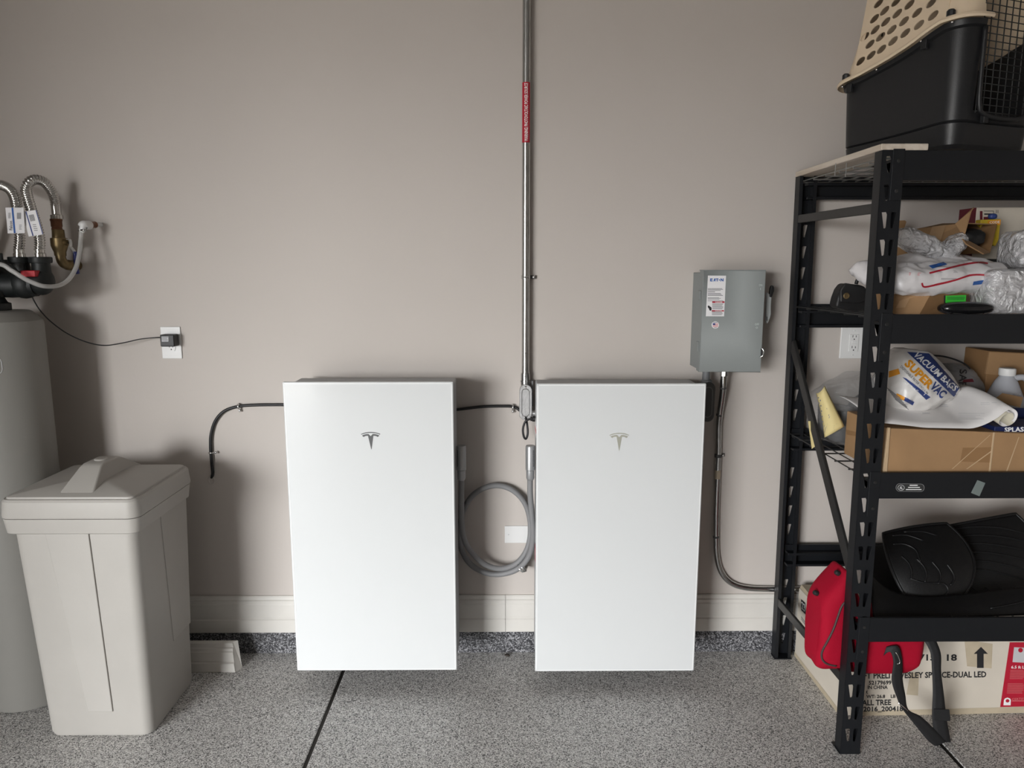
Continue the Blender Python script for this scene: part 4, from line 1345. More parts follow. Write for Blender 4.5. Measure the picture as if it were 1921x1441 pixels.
# ================================================================== SECOND SHELF (eye level)
D2 = 1.4575
t = thing('black_pouch', at(1598, 580, -.42), 'black folded rubber pouch with brass snap at the left end of the upper shelf', 'pouch')
O = [(1567, 573), (1571, 556), (1577, 540), (1586, 528), (1600, 529.5), (1614, 531), (1624, 534), (1632, 548), (1636, 578), (1610, 581), (1588, 579)]
zb_ = D2
pp_ = [at(px, py, -.43) for px, py in O]
dzz = min(p.z for p in pp_)
pp_ = [p + Vector((0, 0, D2 - dzz)) for p in pp_]
MB().prism(pp_, (0.01, .075, 0)).build('pouch_body', 'rubber_black', t, bevel=.01, bseg=3)
MB().prism([at(px, py, -.445) + Vector((0, 0, D2 - dzz)) for px, py in [(1586, 527), (1624, 534), (1630, 560), (1612, 566), (1577, 564), (1576, 541)]], (0, .014, 0)).build('flap', 'rubber_black', t, bevel=.006, bseg=2)
c_ = at(1588, 551.5, -.446) + Vector((0, 0, D2 - dzz))
MB().lathe([(.0105, 0), (.0105, .002), (.0085, .004), (.006, .0035), (.0055, .0015)], c_, (0, -1, 0), 18).build('snap', 'brass', t, smooth=True, auto=30)
MB().tube(catmull([at(1606, 533, -.40), at(1610, 523, -.40), at(1620, 522, -.40), at(1627, 530, -.40), at(1630, 545, -.40)], 5), .006, 8).build('loop', 'rubber_black', t, smooth=True)

# low carton with green label
t = thing('carton', (1.36, -.46, D2), 'low brown cardboard carton with bright green label under the white mailer', 'carton')
Lb, Cb, Rb, Bb = Vector((1.17, -.50, D2)), Vector((1.279, -.595, D2)), Vector((1.520, -.510, D2)), Vector((1.40, -.36, D2))
Lt, Ct, Rt, Bt = at(1640, 545, -.49), at(1749.5, 545.5, -.575), at(1838, 549, -.49), Vector((1.42, -.34, 1.55))
for p in (Lt, Ct, Rt, Bt): p.z = at(1749, 545.5, -.575).z
def panel4(a, b, c2, d, name, m, parent, th=.004):
    return MB().add([a, b, c2, d], [(0, 1, 2, 3)]).build(name, m, parent, solid=th)
panel4(Lb, Cb, Ct, Lt, 'side_panel', 'carton', t)
front = panel4(Cb, Rb, Rt, Ct, 'side_panel', 'carton_dark', t)
panel4(Rb, Bb, Bt, Rt, 'side_panel', 'carton', t)
panel4(Bb, Lb, Lt, Bt, 'side_panel', 'carton', t)
panel4(Lt, Ct, Rt, Bt, 'lid_flap', 'carton', t)
panel4(Lb + Vector((0, 0, .002)), Cb + Vector((0, 0, .002)), Rb + Vector((0, 0, .002)), Bb + Vector((0, 0, .002)), 'bottom_panel', 'carton', t)
nrm = (Rb - Cb).cross(Ct - Cb)
gc = plane_caster(Cb + (nrm.normalized() * .0024 if nrm.dot(CAM - Cb) > 0 else -nrm.normalized() * .0024), nrm)
gl = patch([[(1773.5, 555), (1812, 553.5), (1811, 572.5), (1773, 573.5)]], gc, 'green_label', front, 'green_label', .0008)
patch([rect(1770.5, 554, 1773, 573)] + [rect(1813.5 + 2.6 * k, 553.5, 1814.8 + 2.6 * k, 567) for k in range(4)], gc, 'print_black', front, 'print', .0006)
patch(fine_lines(1776, 557, 1810, 563, 3, .35, .3) + [rect(1776 + 1.5 * k, 568.5, 1776.8 + 1.5 * k, 572) for k in range(16)], gc, 'print_black', gl, 'print', .0014)
nrm2 = (Cb - Lb).cross(Ct - Lb)
tcst = plane_caster(Lb + (nrm2.normalized() * .0024 if nrm2.dot(CAM - Lb) > 0 else -nrm2.normalized() * .0024), nrm2)
patch([[(1694, 552), (1711, 551.5), (1698, 577), (1681, 578)]], tcst, 'carton_tape', t, 'tape_strip', .0006)

# padded white mailer
mc = Vector((1.372, -.475, 1.582))
rot = Matrix.Rotation(radians(-3), 3, 'Y') @ Matrix.Rotation(radians(14), 3, 'Z') @ Matrix.Rotation(radians(12), 3, 'X')
ml = MB().pillow(mc, (.232, .125, .050), rot, .010, 16, 3.1, (64, 36)).build('padded_mailer', 'mailer_white', None, smooth=True)
tag(ml, 'white padded postal mailer with red stripes lying on the brown carton', 'mailer')
mcst = mesh_caster(ml, BASE[ml.name])
ribbon_px([(1743, 513), (1775, 505), (1805, 497.5), (1835, 493), (1853, 495)], 3.2, mcst, 'label_red', ml, 'stripe', .0015)
ribbon_px([(1729, 531), (1734, 538), (1760, 533), (1790, 526), (1824, 516), (1860, 517)], 3.2, mcst, 'label_red', ml, 'stripe', .0015)
for q_ in ([(1742, 499), (1770, 492), (1777, 496.5), (1749, 504.5)], [(1826, 528), (1845, 525.5), (1841, 533), (1824, 535)]): patch([q_], mcst, 'print_blue', ml, 'print', .0012, 4)
patch(fine_lines(1762, 508, 1800, 513, 3, .3, .3) + fine_lines(1765, 522, 1800, 526, 2, .3, .3) + fine_lines(1700, 494, 1735, 499, 3, .3, .5), mcst, 'print_grey', ml, 'print', .0012)
patch(fine_lines(1705, 512, 1730, 518, 3, .4, .4), mcst, 'print_pink', ml, 'print', .0012)

# black oval cushion at the shelf edge
c_ = at(1809, 581, -.60)
tag(MB().blob((c_.x, -.605, D2 + .0205), (.083, .036, .0205), .8, (40, 20)).build('oval_pad', 'black_gloss', smooth=True), 'glossy black oval pad at the front edge of the upper shelf', 'pad')

# bubble-wrapped bundle: two soft lobes
bw = MB()
c1, c2_ = at(1737, 462, -.42), at(1790, 466, -.44)
bw.blob((c1.x, -.41, c1.z), (.105, .055, .035), .8, (90, 50), .008, 40, 1.0, Matrix.Rotation(radians(26), 3, 'Y'))
bw.blob((c2_.x - .006, -.43, c2_.z - .002), (.060, .045, .027), .8, (70, 40), .007, 45, 5.0, Matrix.Rotation(radians(-52), 3, 'Y'))
tag(bw.build('bubble_wrap', 'film_bubble', smooth=True), 'crumpled clear bubble wrap bundle on top of the white mailer', 'bubble wrap')

# open carton lying on its side
t = thing('carton', (1.46, -.25, D2 + .15), 'open brown carton tipped on its side behind the bubble wrap', 'carton')
A_, B_, C_, D_ = at(1811, 419, -.40), at(1870, 421, -.33), at(1857, 474, -.40), at(1803, 445, -.46)
A2, B2, C2, D2_ = at(1716, 431, -.22), at(1768, 420, -.13), at(1760, 478, -.20), at(1700, 470, -.27)
def board(q, m='carton', name='side_panel', th=.0035): return MB().add(q, [(0, 1, 2, 3)]).build(name, m, t, solid=th)
board([A_, D_, D2_, A2])
board([A_, B_, B2, A2])
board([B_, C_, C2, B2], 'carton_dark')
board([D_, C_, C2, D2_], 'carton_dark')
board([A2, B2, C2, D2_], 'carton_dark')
board([at(1793, 420, -.40), at(1808, 446, -.455), at(1822, 396, -.43), at(1827, 389, -.42)], 'carton', 'flap')
board([D_, C_, at(1845, 477, -.47), at(1812, 458, -.50)], 'carton', 'flap')
MB().add([A2.lerp(A_, .35) + Vector((0, -.003, .003)), A2.lerp(A_, .62) + Vector((0, -.003, .003)), D2_.lerp(D_, .62) + Vector((0, -.004, 0)), D2_.lerp(D_, .35) + Vector((0, -.004, 0))], [(0, 1, 2, 3)]).build('tape_strip', 'carton_tape', t)
ci = (A_ + B_ + C_ + D_) / 4
tag(MB().blob(ci.lerp((A2 + B2 + C2 + D2_) / 4, .22) + Vector((0, 0, -.01)), (.045, .05, .03), .6, (24, 14), .010, 40).build('dark_parts', 'rubber_black', smooth=True), 'dark lumpy part lying inside the open tipped carton', 'part')
# slim carton behind the post
t = thing('carton', (1.507, -.08, D2), 'narrow brown carton with raised flap half hidden behind the front post', 'carton')
MB().box(1.47, 1.545, -.115, -.045, D2, 1.66).build('carton_body', 'carton_dark', t)
MB().add([at(1678, 445, -.118), at(1690, 445, -.118), at(1700, 416, -.118), at(1697, 413.5, -.118), at(1678, 414, -.118)], [(0, 1, 2, 3, 4)]).build('flap', 'carton', t, solid=.004)
MB().add([at(1670, 462, -.122), at(1686, 464, -.122), at(1722, 490, -.13), at(1670, 492, -.13)], [(0, 1, 2, 3)]).build('flap', 'carton', t, solid=.004)

# black tub and printed box at the back
tb0, tb1 = at(1800, 470, -.18), at(1935, 500, -.18)
t = thing('black_tub', ((tb0.x + tb1.x) / 2 + .1, -.15, D2), 'black plastic tub behind the parcels at the right of the upper shelf', 'tub')
MB().hexa([(1.56, -.24, D2), (2.08, -.24, D2), (2.08, -.06, D2), (1.56, -.06, D2), (1.53, -.27, 1.617), (2.11, -.27, 1.617), (2.11, -.05, 1.617), (1.53, -.05, 1.617)]).build('tub_body', 'rubber_black', t, bevel=.01)
MB().box(1.52, 2.12, -.28, -.05, 1.617, 1.632).build('lid', 'rubber_black', t, bevel=.006)
x_a = at(1797, 425, -.06).x
bz0, bz1 = 1.6325, at(1850, 389, -.16).z
t = thing('printed_box', (x_a + .24, -.11, bz0), 'white and maroon printed cardboard box on the black tub', 'box')
MB().box(x_a, x_a + .48, -.16, -.06, bz0, bz1).build('box_body', 'carton_white', t, bevel=.002, bseg=1)
wc = plane_caster((0, -.1605, 0), (0, -1, 0))
MB().box(x_a - .0006, x_a + .0004, -.159, -.061, bz0 + .001, bz1 - .001).build('print_panel', 'box_maroon', t)
for r_ in (rect(1838, 396, 1843, 422), rect(1845, 407, 1862, 422)): patch([r_], wc, 'box_maroon', t, 'print_panel', .0006)
patch([rect(1845, 395.5, 1864, 396.5), rect(1863.2, 395.5, 1864, 415), rect(1846, 400.5, 1859, 403)] + [rect(1868 + 2 * k, 394, 1868.6 + 2 * k, 400) for k in range(3)], wc, 'print_black', t, 'print', .0008)
t = thing('yellow_pack', at(1857, 430, -.27), 'small yellow and orange packet leaning by the open carton', 'packet')
yk = MB().prism([at(px, py, -.285) for px, py in [(1840, 412), (1878, 411), (1874, 450), (1868, 462), (1838, 450)]], (.0, .03, 0)).build('packet_body', 'yellow_pack', t, bevel=.003)
yc_ = plane_caster((0, -.2855, 0), (0, -1, 0))
patch([[(1853, 414), (1877.5, 412), (1876.5, 422), (1852, 422)]], yc_, 'print_orange', yk, 'print_panel', .0006)
lettering('CODE', [(1856, 415.5), (1875, 414), (1875, 419), (1856, 420)], yc_, 'print_white', yk, .0012)
MB().blob(at(1862, 406, -.27), (.014, .012, .010), .8, (16, 10)).build('packet_cap', 'print_navy', t, smooth=True)

# stretch-wrapped parcels at the right
w1 = at(1858, 550, -.60)
zt2 = at(1880, 506, -.60).z
t = thing('wrapped_parcel', (w1.x + .12, -.54, D2), 'parcel in crinkled silver stretch film at the right front of the upper shelf', 'parcel')
MB().box(w1.x + .015, w1.x + .225, -.595, -.455, D2 + .002, zt2 - .012).build('parcel_box', 'paper_white', t, bevel=.01)
MB().blob((w1.x + .12, -.525, (D2 + zt2) / 2 + .002), (.128, .088, (zt2 - D2) / 2 + .000), .22, (90, 56), .003, 55, 2.0).build('film', 'film_silver', t, smooth=True)
w2 = at(1903, 470, -.45)
t = thing('wrapped_parcel', (w2.x + .1, -.40, zt2), 'second film-wrapped parcel behind and above the front silver one', 'parcel')
MB().blob((w2.x + .11, -.41, (zt2 + 1.725) / 2), (.11, .07, (1.725 - zt2) / 2), .4, (80, 50), .004, 45, 9.0).build('film', 'film_silver', t, smooth=True)

# ================================================================== THIRD SHELF
D3 = .9570
bx0, by0, by1 = 1.183, -.640, -.375
bz1 = at(1700, 803, by0).z
bzr = at(1921, 813, by0)
bzr = bz1 + (bzr.z - bz1) * (2.05 - bx0) / (bzr.x - bx0)
t = thing('carton', (1.6, -.5, D3), 'long flat worn brown carton along the front of the middle shelf', 'carton')
cbody = MB().hexa([(bx0, by0, D3), (2.05, by0, D3), (2.05, by1, D3), (bx0, by1, D3), (bx0, by0, bz1), (2.05, by0, bzr), (2.05, by1, bzr), (bx0, by1, bz1 + .002)]).build('carton_body', 'carton', t, bevel=.003)
kc = plane_caster((0, by0 - .0005, 0), (0, -1, 0))
sx = at(1861, 840, by0).x
MB().box(sx - .003, sx + .003, by0 - .002, by0, D3 + .001, bz1 - .014).build('tape_seam', 'carton_pale', t, bevel=.001)
MB().hexa([(bx0 - .003, by0 - .004, D3), (bx0 + .012, by0 - .004, D3), (bx0 + .012, by0 + .004, D3), (bx0 - .003, by0 + .004, D3), (bx0 + .002, by0 - .005, bz1 + .002), (bx0 + .010, by0 - .005, bz1 + .002), (bx0 + .010, by0 + .003, bz1 + .002), (bx0 + .002, by0 + .003, bz1 + .002)]).build('torn_corner', 'carton_pale', t, bevel=.002)
patch([[(1785, 880), (1787, 880), (1858, 816), (1856.5, 816)], [(1812, 880), (1814.5, 880), (1862, 846), (1860, 845)], [(1887, 884), (1889.5, 884), (1912, 820), (1910.5, 820)]], kc, 'carton_pale', t, 'crease', .0006)
patch([[(1806, 840), (1860, 839), (1858, 868), (1801, 866)]], kc, 'carton_dark', t, 'tape_strip', .0004)
lc = plane_caster((bx0 - .0005, 0, 0), (-1, 0, 0))
patch([[(1587, 806), (1613, 812), (1612, 820), (1588, 815)]], lc, 'carton_dark', t, 'tape_strip', .0006)

# rolled sheet of paper
t = thing('paper_roll', (1.45, -.52, bz1), 'large white printed sheet curling into a roll on the long carton', 'paper')
front_px = [(1640, 792), (1690, 797), (1740, 803), (1790, 808), (1835, 801), (1868, 786), (1888, 771), (1902, 768), (1909, 776), (1906, 788), (1896, 797), (1882, 800), (1874, 794), (1878, 785), (1890, 775), (1900, 776), (1902, 784), (1896, 791)]
F = catmull([at(px, py, -.632) for px, py in front_px], 5)
F = [p + Vector((0, 0, max(0, bz1 + .0015 - (p.x - bx0) * .02 - p.z))) for p in F]
rows = []
for k in range(7):
    s = k / 6
    rows.append([p + Vector((-.03 * s, .20 * s, (.050 * sin(s * pi * .5)) * (1 - .3 * min(1, i / len(F))))) for i, p in enumerate(F)])
pr_ = MB().grid(rows).build('sheet', 'paper_white', t, smooth=True, solid=.0008)
prc = mesh_caster(pr_, BASE[pr_.name])
patch(fine_lines(1760, 760, 1790, 766, 2, .25, .5) + fine_lines(1840, 756, 1875, 762, 2, .25, .5) + fine_lines(1798, 776, 1850, 790, 4, .2, .5) + fine_lines(1730, 775, 1745, 778, 1, .5, .1), prc, 'print_faint', pr_, 'print', .0016)
inner = [r[len(F) * 10 // 18:] for r in rows]
MB().grid([[p + Vector((-.001, -.0005, 0)) for p in r] for r in inner]).build('inner_sheet', 'paper_cream', t, smooth=True)

# packet of vacuum bags
t = thing('vacuum_bag_packet', at(1720, 773, -.47), 'crinkled white, blue and orange packet of vacuum bags on the paper', 'packet')
ctr = [[at(1650, 772, -.47), at(1680, 778, -.50), at(1720, 776, -.51), at(1762, 763, -.50), at(1796, 749, -.46)],
       [at(1652, 745, -.47), at(1684, 746, -.545), at(1724, 746, -.565), at(1766, 748, -.545), at(1803, 740, -.455)],
       [at(1656, 710, -.455), at(1690, 710, -.535), at(1728, 710, -.55), at(1768, 716, -.53), at(1798, 722, -.45)],
       [at(1664, 676, -.43), at(1696, 676, -.49), at(1730, 680, -.50), at(1762, 690, -.49), at(1781, 697, -.44)],
       [at(1672, 662, -.41), at(1694, 655, -.42), at(1722, 656, -.425), at(1745, 662, -.43), at(1760, 674, -.43)]]
rows = through(ctr, 8)
for r in rows:
    for p in r:
        w_ = .009 * noise.noise(p * 26) + .006 * noise.noise(p * 58)
        p += Vector((0, w_, w_ * .4))
NR, NC = len(rows) - 1, len(rows[0]) - 1
back = [[p + Vector((.0, .05 + .05 * sin(pi * j / NC) * sin(pi * i / NR), .0)) for j, p in enumerate(r)] for i, r in enumerate(rows)]
mb = MB().grid(rows)
mb.grid([list(r) for r in back])
def rim(rows): return rows[0] + [r[-1] for r in rows[1:]] + rows[-1][-2::-1] + [r[0] for r in rows[-2:0:-1]]
mb.grid([rim(rows), rim(back)], True)
vb = mb.build('packet_body', 'vac_white', t, smooth=True, auto=60)
vc = mesh_caster(vb, BASE[vb.name])
def vpatch(q, m, name='print_panel', off=.0018, d=8): return patch([q], vc, m, vb, name, off, d)
vpatch([(1701, 661), (1742, 664), (1799, 728), (1788, 744)], 'print_navy')
vpatch([(1712, 668), (1716, 664), (1793, 739), (1789, 744)], 'print_navy', 'print_panel', .0016)
lettering('VACUUM BAGS', [(1722, 661), (1797, 727), (1788, 735), (1711, 668)], vc, 'print_white', vb, .0030, bold=.03)
lettering('SUPER', [(1707, 674), (1753, 720), (1741, 732), (1695, 685)], vc, 'print_orange', vb, .0022, bold=.04)
lettering('VAC', [(1754, 715), (1777, 737), (1765, 748), (1742, 728)], vc, 'print_navy', vb, .0022, bold=.04)
lettering('DISPOSABLE FILTER VACUUM', [(1692, 686), (1741, 737), (1738, 740), (1689, 690)], vc, 'print_grey', vb, .0022)
vpatch([(1693, 708), (1700, 710), (1745, 745), (1737, 750)], 'print_navy')
lettering('SUPERVAC', [(1698, 714), (1722, 733), (1719, 737), (1695, 718)], vc, 'print_white', vb, .0030)
vpatch([(1668, 697), (1686, 692), (1689, 702), (1668, 709)], 'print_orange')
vpatch([(1683, 738), (1698, 745), (1696, 751), (1681, 744)], 'print_orange')
vpatch([(1698, 745), (1715, 754), (1712, 760), (1696, 751)], 'print_navy')
patch([[(1664 + 3 * k, 728 + 4.6 * k * .9), (1664.6 + 3 * k, 727 + 4.6 * k * .9), (1690 + 3 * k, 746 + 4.3 * k), (1689.4 + 3 * k, 747 + 4.3 * k)] for k in range(6)], vc, 'print_grey', vb, 'print', .002, 6)
MB().add([vc(1690, 657)[0] + Vector((0, .02, 0)), at(1672, 690, -.42), at(1668, 668, -.40), at(1688, 656, -.41), at(1706, 656, -.41)], [(0, 1, 2, 3, 4)]).build('film_flap', 'film_clear', t)

# clear bag with a dark tub inside, yellow notes
t = thing('clear_plastic_bag', (1.23, -.24, D3), 'clear plastic bag holding a dark round tub at the left of the middle shelf', 'bag')
mb = MB()
cc = [at(1600, 760, -.25)]
mb.blob((1.245, -.235, 1.085), (.125, .10, .125), .7, (70, 44), .020, 12, 4.0, None, lambda d: Vector((d.x, d.y, d.z * (1 + 2.6 * d.x) if d.z > 0 else d.z)))
mb.build('bag_film', 'film_clear', t, smooth=True)
q = at(1618, 790, -.30)
MB().lathe([(.03, 0), (.085, .006), (.10, .02), (.102, .030), (.095, .034), (.085, .032)], (q.x + .075, -.24, q.z - .005), (-.75, -.55, .35), 36).build('tub_lid', 'smoke_plastic', t, smooth=True, auto=35)
MB().lathe([(.055, 0), (.075, .004), (.09, .12), (.088, .121)], (1.235, -.22, D3 + .012), (0.1, 0, 1), 32).build('dark_tub', 'smoke_plastic', t, smooth=True, auto=35)
t = thing('yellow_notes', at(1560, 820, -.34), 'crumpled yellow lined paper beside the clear bag', 'paper')
S, rows = bez([[at(1547, 821, -.36), at(1565, 812, -.39), at(1584, 800, -.38)], [at(1542, 780, -.34), at(1556, 775, -.40), at(1570, 770, -.37)], [at(1531, 738, -.32), at(1540, 738, -.36), at(1547, 724, -.34)]], 8, 12)
yp = MB().grid(rows).build('sheet', 'paper_yellow', t, smooth=True, solid=.001)
ycs = mesh_caster(yp, BASE[yp.name])
patch([rect(1535 + .55 * k + 3 * (k % 2), 745 + 5 * k, 1537 + .55 * k + 3 * (k % 2), 747.5 + 5 * k) for k in range(14)] + fine_lines(1552, 795, 1570, 810, 4, .15, .4), ycs, 'print_grey', yp, 'print', .0012)
yb_ = MB().add([at(1516, 790, -.28), at(1522, 790, -.28), at(1531, 836, -.30), at(1523, 842, -.30)], [(0, 1, 2, 3)]).build('sheet', 'paper_yellow', t, solid=.004)

# clear bag with handwriting further right
t = thing('grey_plastic_bag', (1.55, -.20, D3), 'grey translucent plastic bag with black handwriting behind the packet', 'bag')
gb_ = MB().blob((1.56, -.19, 1.105), (.20, .09, .145), .6, (44, 26), .022, 9, 6.0).build('bag_film', 'film_grey', t, smooth=True)
gcs = plane_caster((0, -.30, 0), (0, -1, 0))
gcs2 = mesh_caster(gb_, BASE[gb_.name])
lettering('SAFE', [(1813, 694), (1811, 735), (1797, 735), (1799, 694)], gcs2, 'print_black', gb_, .003)
patch([[(1823, 711), (1845, 704), (1862, 703), (1845, 712), (1826, 717)]], gcs2, 'box_maroon', gb_, 'print', .003)
MB().tube(catmull([at(1735, 667, -.24), at(1765, 668, -.24), at(1790, 674, -.24), at(1810, 683, -.24), at(1820, 692, -.24)], 6), .003, 8).build('drawstring', 'cable_black', t, smooth=True)

# plastic jug
q0 = at(1889, 703, -.295)
t = thing('plastic_jug', (q0.x, -.295, D3), 'translucent plastic jug with white screw cap on the middle shelf', 'jug')
ztop = q0.z
MB().lathe([(.065, D3), (.07, D3 + .008), (.07, ztop - .15), (.066, ztop - .10), (.036, ztop - .025), (.025, ztop - .008), (.021, ztop), (.021, ztop + .004)], (q0.x, -.295, 0), n=32).build('jug_body', 'jug_plastic', t, smooth=True, auto=50)
MB().lathe([(.0255, ztop - .002), (.0265, ztop + .002), (.0265, ztop + .021), (.024, ztop + .024)], (q0.x, -.295, 0), n=28).build('cap', 'cap_white', t, smooth=True, auto=35)
MB().tube(catmull([Vector((q0.x + .018, -.305, ztop - .012)), Vector((q0.x + .05, -.31, ztop - .008)), Vector((q0.x + .072, -.31, ztop - .03)), Vector((q0.x + .078, -.31, ztop - .08)), Vector((q0.x + .07, -.305, ztop - .13))], 6), .011, 12).build('handle', 'jug_plastic', t, smooth=True)
# blue box
q0 = at(1858, 790, -.45)
zt3 = at(1890, 762, -.42).z
t = thing('blue_box', (q0.x + .14, -.52, bz1 - .028), 'dark blue printed box with open brown flap under the jug', 'box')
xb0 = q0.x
MB().box(xb0, xb0 + .26, -.455, -.452, bz1 - .03, zt3).box(xb0, xb0 + .003, -.455, -.40, bz1 - .001, zt3).build('box_body', 'box_navy', t)
xs0 = at(1866, 805, -.622).x
MB().box(xs0, xs0 + .26, -.622, -.50, bz1 - .028, at(1890, 800.5, -.622).z).build('tray_lid', 'box_navy', t, bevel=.002)
sc_ = plane_caster((0, -.6225, 0), (0, -1, 0))
lettering('SPLASH', [(1884, 802), (1930, 800.5), (1930, 809.5), (1884, 811)], sc_, 'print_white', t, .0008, bold=.03)
MB().add([at(1862, 752, -.44), at(1914, 764, -.47), at(1919, 746, -.44), at(1880, 738, -.42)], [(0, 1, 2, 3)]).build('flap', 'carton', t, solid=.003)
# tall carton at the back right
q0, q1 = at(1853, 660, -.20), at(1853, 700, -.20)
t = thing('carton', (q0.x + .15, -.13, D3), 'brown carton standing behind the plastic jug', 'carton')
MB().hexa([(q0.x, -.20, D3), (q0.x + .28, -.20, D3), (q0.x + .28, -.06, D3), (q0.x, -.06, D3), (q0.x + .005, -.20, q0.z + .003), (q0.x + .28, -.20, q0.z - .012), (q0.x + .28, -.06, q0.z - .012), (q0.x + .005, -.06, q0.z + .003)]).build('carton_body', 'carton_dark', t, bevel=.003)
MB().hexa([(q0.x - .004, -.208, q1.z - .002), (q0.x + .28, -.208, q1.z - .03), (q0.x + .28, -.2005, q1.z - .03), (q0.x - .004, -.2005, q1.z - .002), (q0.x + .002, -.206, q0.z), (q0.x + .28, -.206, q0.z - .014), (q0.x + .28, -.2005, q0.z - .014), (q0.x + .002, -.2005, q0.z)]).build('flap', 'carton', t)

# ================================================================== BOTTOM SHELF: CAR MATS
D4 = .4720
def car_mat(name, label, ctr, ridges, th=.006, nu=28, nv=24, rim_r=.006, extra=None):
    t = thing(name, S0(ctr), label, 'car mat', 'black rubber car mats')
    S, rows = bez(ctr, nu, nv)
    MB().grid(rows).build('sheet', 'mat_black', t, smooth=True, solid=th)
    loop = rows[0] + [r[-1] for r in rows[1:]] + rows[-1][-2::-1] + [r[0] for r in rows[-2:0:-1]]
    if rim_r: MB().tube(loop, rim_r, 8, closed=True).build('raised_rim', 'mat_black', t, smooth=True)
    nrm = (S(.6, .5) - S(.4, .5)).cross(S(.5, .6) - S(.5, .4)).normalized()
    if nrm.dot(CAM - S(.5, .5)) < 0: nrm = -nrm
    for rg in ridges:
        P = [S(u, v) + nrm * (th / 2 + .001) for u, v in rg]
        MB().tube(catmull(P, 5), .0035, 6).build('ridge', 'mat_black', t, smooth=True)
    return t
def S0(ctr):
    p = min((Vector(c) for r in ctr for c in r), key=lambda c: c.z)
    return p
m1 = [[at(1700, 1122, -.50), at(1755, 1136, -.54), at(1805, 1118, -.50)],
      [at(1662, 1060, -.44), at(1760, 1060, -.52), at(1862, 1052, -.42)],
      [at(1657, 1001, -.33), at(1715, 985, -.33), at(1775, 982, -.30)]]
R1 = []
for k in range(4):
    R1.append([(.16 + .17 * k, .62 - .05 * k), (.22 + .17 * k, .52 - .06 * k), (.23 + .17 * k, .40 - .05 * k), (.19 + .17 * k, .28 - .03 * k)])
R1 += [[(.12, .93), (.32, .90), (.5, .80)], [(.3, .95), (.55, .92), (.7, .85)], [(.1, .80), (.25, .78), (.36, .68), (.36, .52)]]
R1 += [[(.18, .30), (.35, .24), (.6, .22), (.68, .12), (.62, .05)]]
car_mat('car_mat', 'black ridged car floor mat with curved right edge, nearest of the stack', m1, R1)
m2 = [[at(1770, 1128, -.42), at(1860, 1135, -.44), at(1990, 1125, -.42)],
      [at(1770, 1050, -.34), at(1870, 1050, -.40), at(1990, 1040, -.36)],
      [at(1765, 990, -.24), at(1840, 975, -.25), at(1905, 964, -.24)]]
R2 = [[(.05, .93 - .13 * k), (.35, .93 - .11 * k), (.7, .86 - .12 * k), (.97, .72 - .12 * k)] for k in range(6)]
car_mat('car_mat', 'black car mat with long arched ribs, behind and right of the nearest one', m2, R2)
m3 = [[at(1640, 1158, -.62), at(1700, 1160, -.62), at(1800, 1158, -.62), at(1990, 1150, -.61)],
      [at(1636, 1135, -.58), at(1690, 1152, -.60), at(1800, 1138, -.60), at(1990, 1128, -.59)],
      [at(1632, 1070, -.50), at(1672, 1148, -.53), at(1770, 1118, -.54), at(1990, 1096, -.54)]]
car_mat('car_mat', 'smooth black cargo mat curling up at the front edge of the bottom shelf', m3, [[(.74, .30), (.85, .45), (.99, .75)]], rim_r=.003)
m4 = [[at(1625, 1150, -.42), at(1660, 1155, -.44), at(1700, 1152, -.45)],
      [at(1620, 1080, -.28), at(1655, 1080, -.30), at(1720, 1080, -.30)],
      [at(1630, 1022, -.16), at(1660, 1020, -.17), at(1720, 1020, -.17)]]
car_mat('car_mat', 'plain black mat standing upright behind the front post', m4, [], rim_r=.004)

# ================================================================== TREE CARTON ON THE FLOOR
cx0, cy0, cy1, cz1 = 1.2005, -.456, -.045, .300
t = thing('tree_carton', (1.75, -.25, 0), 'long white printed carton with red panel on the floor under the rack', 'carton')
MB().hexa([(cx0, cy0, 0), (2.6, cy0 + .02, 0), (2.6, cy1, 0), (cx0, cy1, 0), (cx0, cy0, cz1), (2.6, cy0 + .02, cz1), (2.6, cy1, cz1), (cx0, cy1, cz1)]).build('carton_body', 'carton_white', t, bevel=.003)
FN = Vector((.02, -1.3995, 0)).normalized()
fc = plane_caster((cx0, cy0 - .0004, 0), (.0143, -1, 0))
sc2 = plane_caster((cx0 - .0004, 0, 0), (-1, 0, 0))
patch([[(1612, 1334), (1930, 1326), (1930, 1337), (1612, 1345)]], fc, 'carton_cream', t, 'worn_edge', .0003)
a, b = Vector((cx0 - .0008, cy0, 0)), Vector((cx0 - .0008, cy1, 0))
MB().add([a, b, b + Vector((0, 0, .016)), a + Vector((0, 0, .022))], [(0, 1, 2, 3)]).build('worn_edge', 'carton_cream', t)
# box top tape and flaps at the back corner
MB().hexa([(cx0 + .004, cy1 - .24, cz1), (cx0 + .16, cy1 - .24, cz1), (cx0 + .16, cy1, cz1), (cx0 + .004, cy1, cz1), (cx0 + .006, cy1 - .24, cz1 + .004), (cx0 + .16, cy1 - .24, cz1 + .003), (cx0 + .16, cy1, cz1 + .012), (cx0 + .01, cy1, cz1 + .014)]).build('flap', 'carton_cream', t)
# side print
sq = patch([[(1503, 1124), (1511, 1131), (1511.5, 1153), (1503.5, 1145)]], sc2, 'print_black', t, 'number_tag', .0008)
lettering('23', [(1504.2, 1128), (1510.4, 1134), (1510.6, 1149), (1504.6, 1142)], sc2, 'print_white', sq, .0014)
patch([[(1517, 1147), (1529, 1164), (1529, 1166), (1517, 1149)], [(1503, 1156), (1530, 1193), (1530, 1195), (1503, 1158)], [(1503, 1160), (1530, 1198), (1530, 1200), (1503, 1162)]], sc2, 'print_grey', t, 'print', .0006)
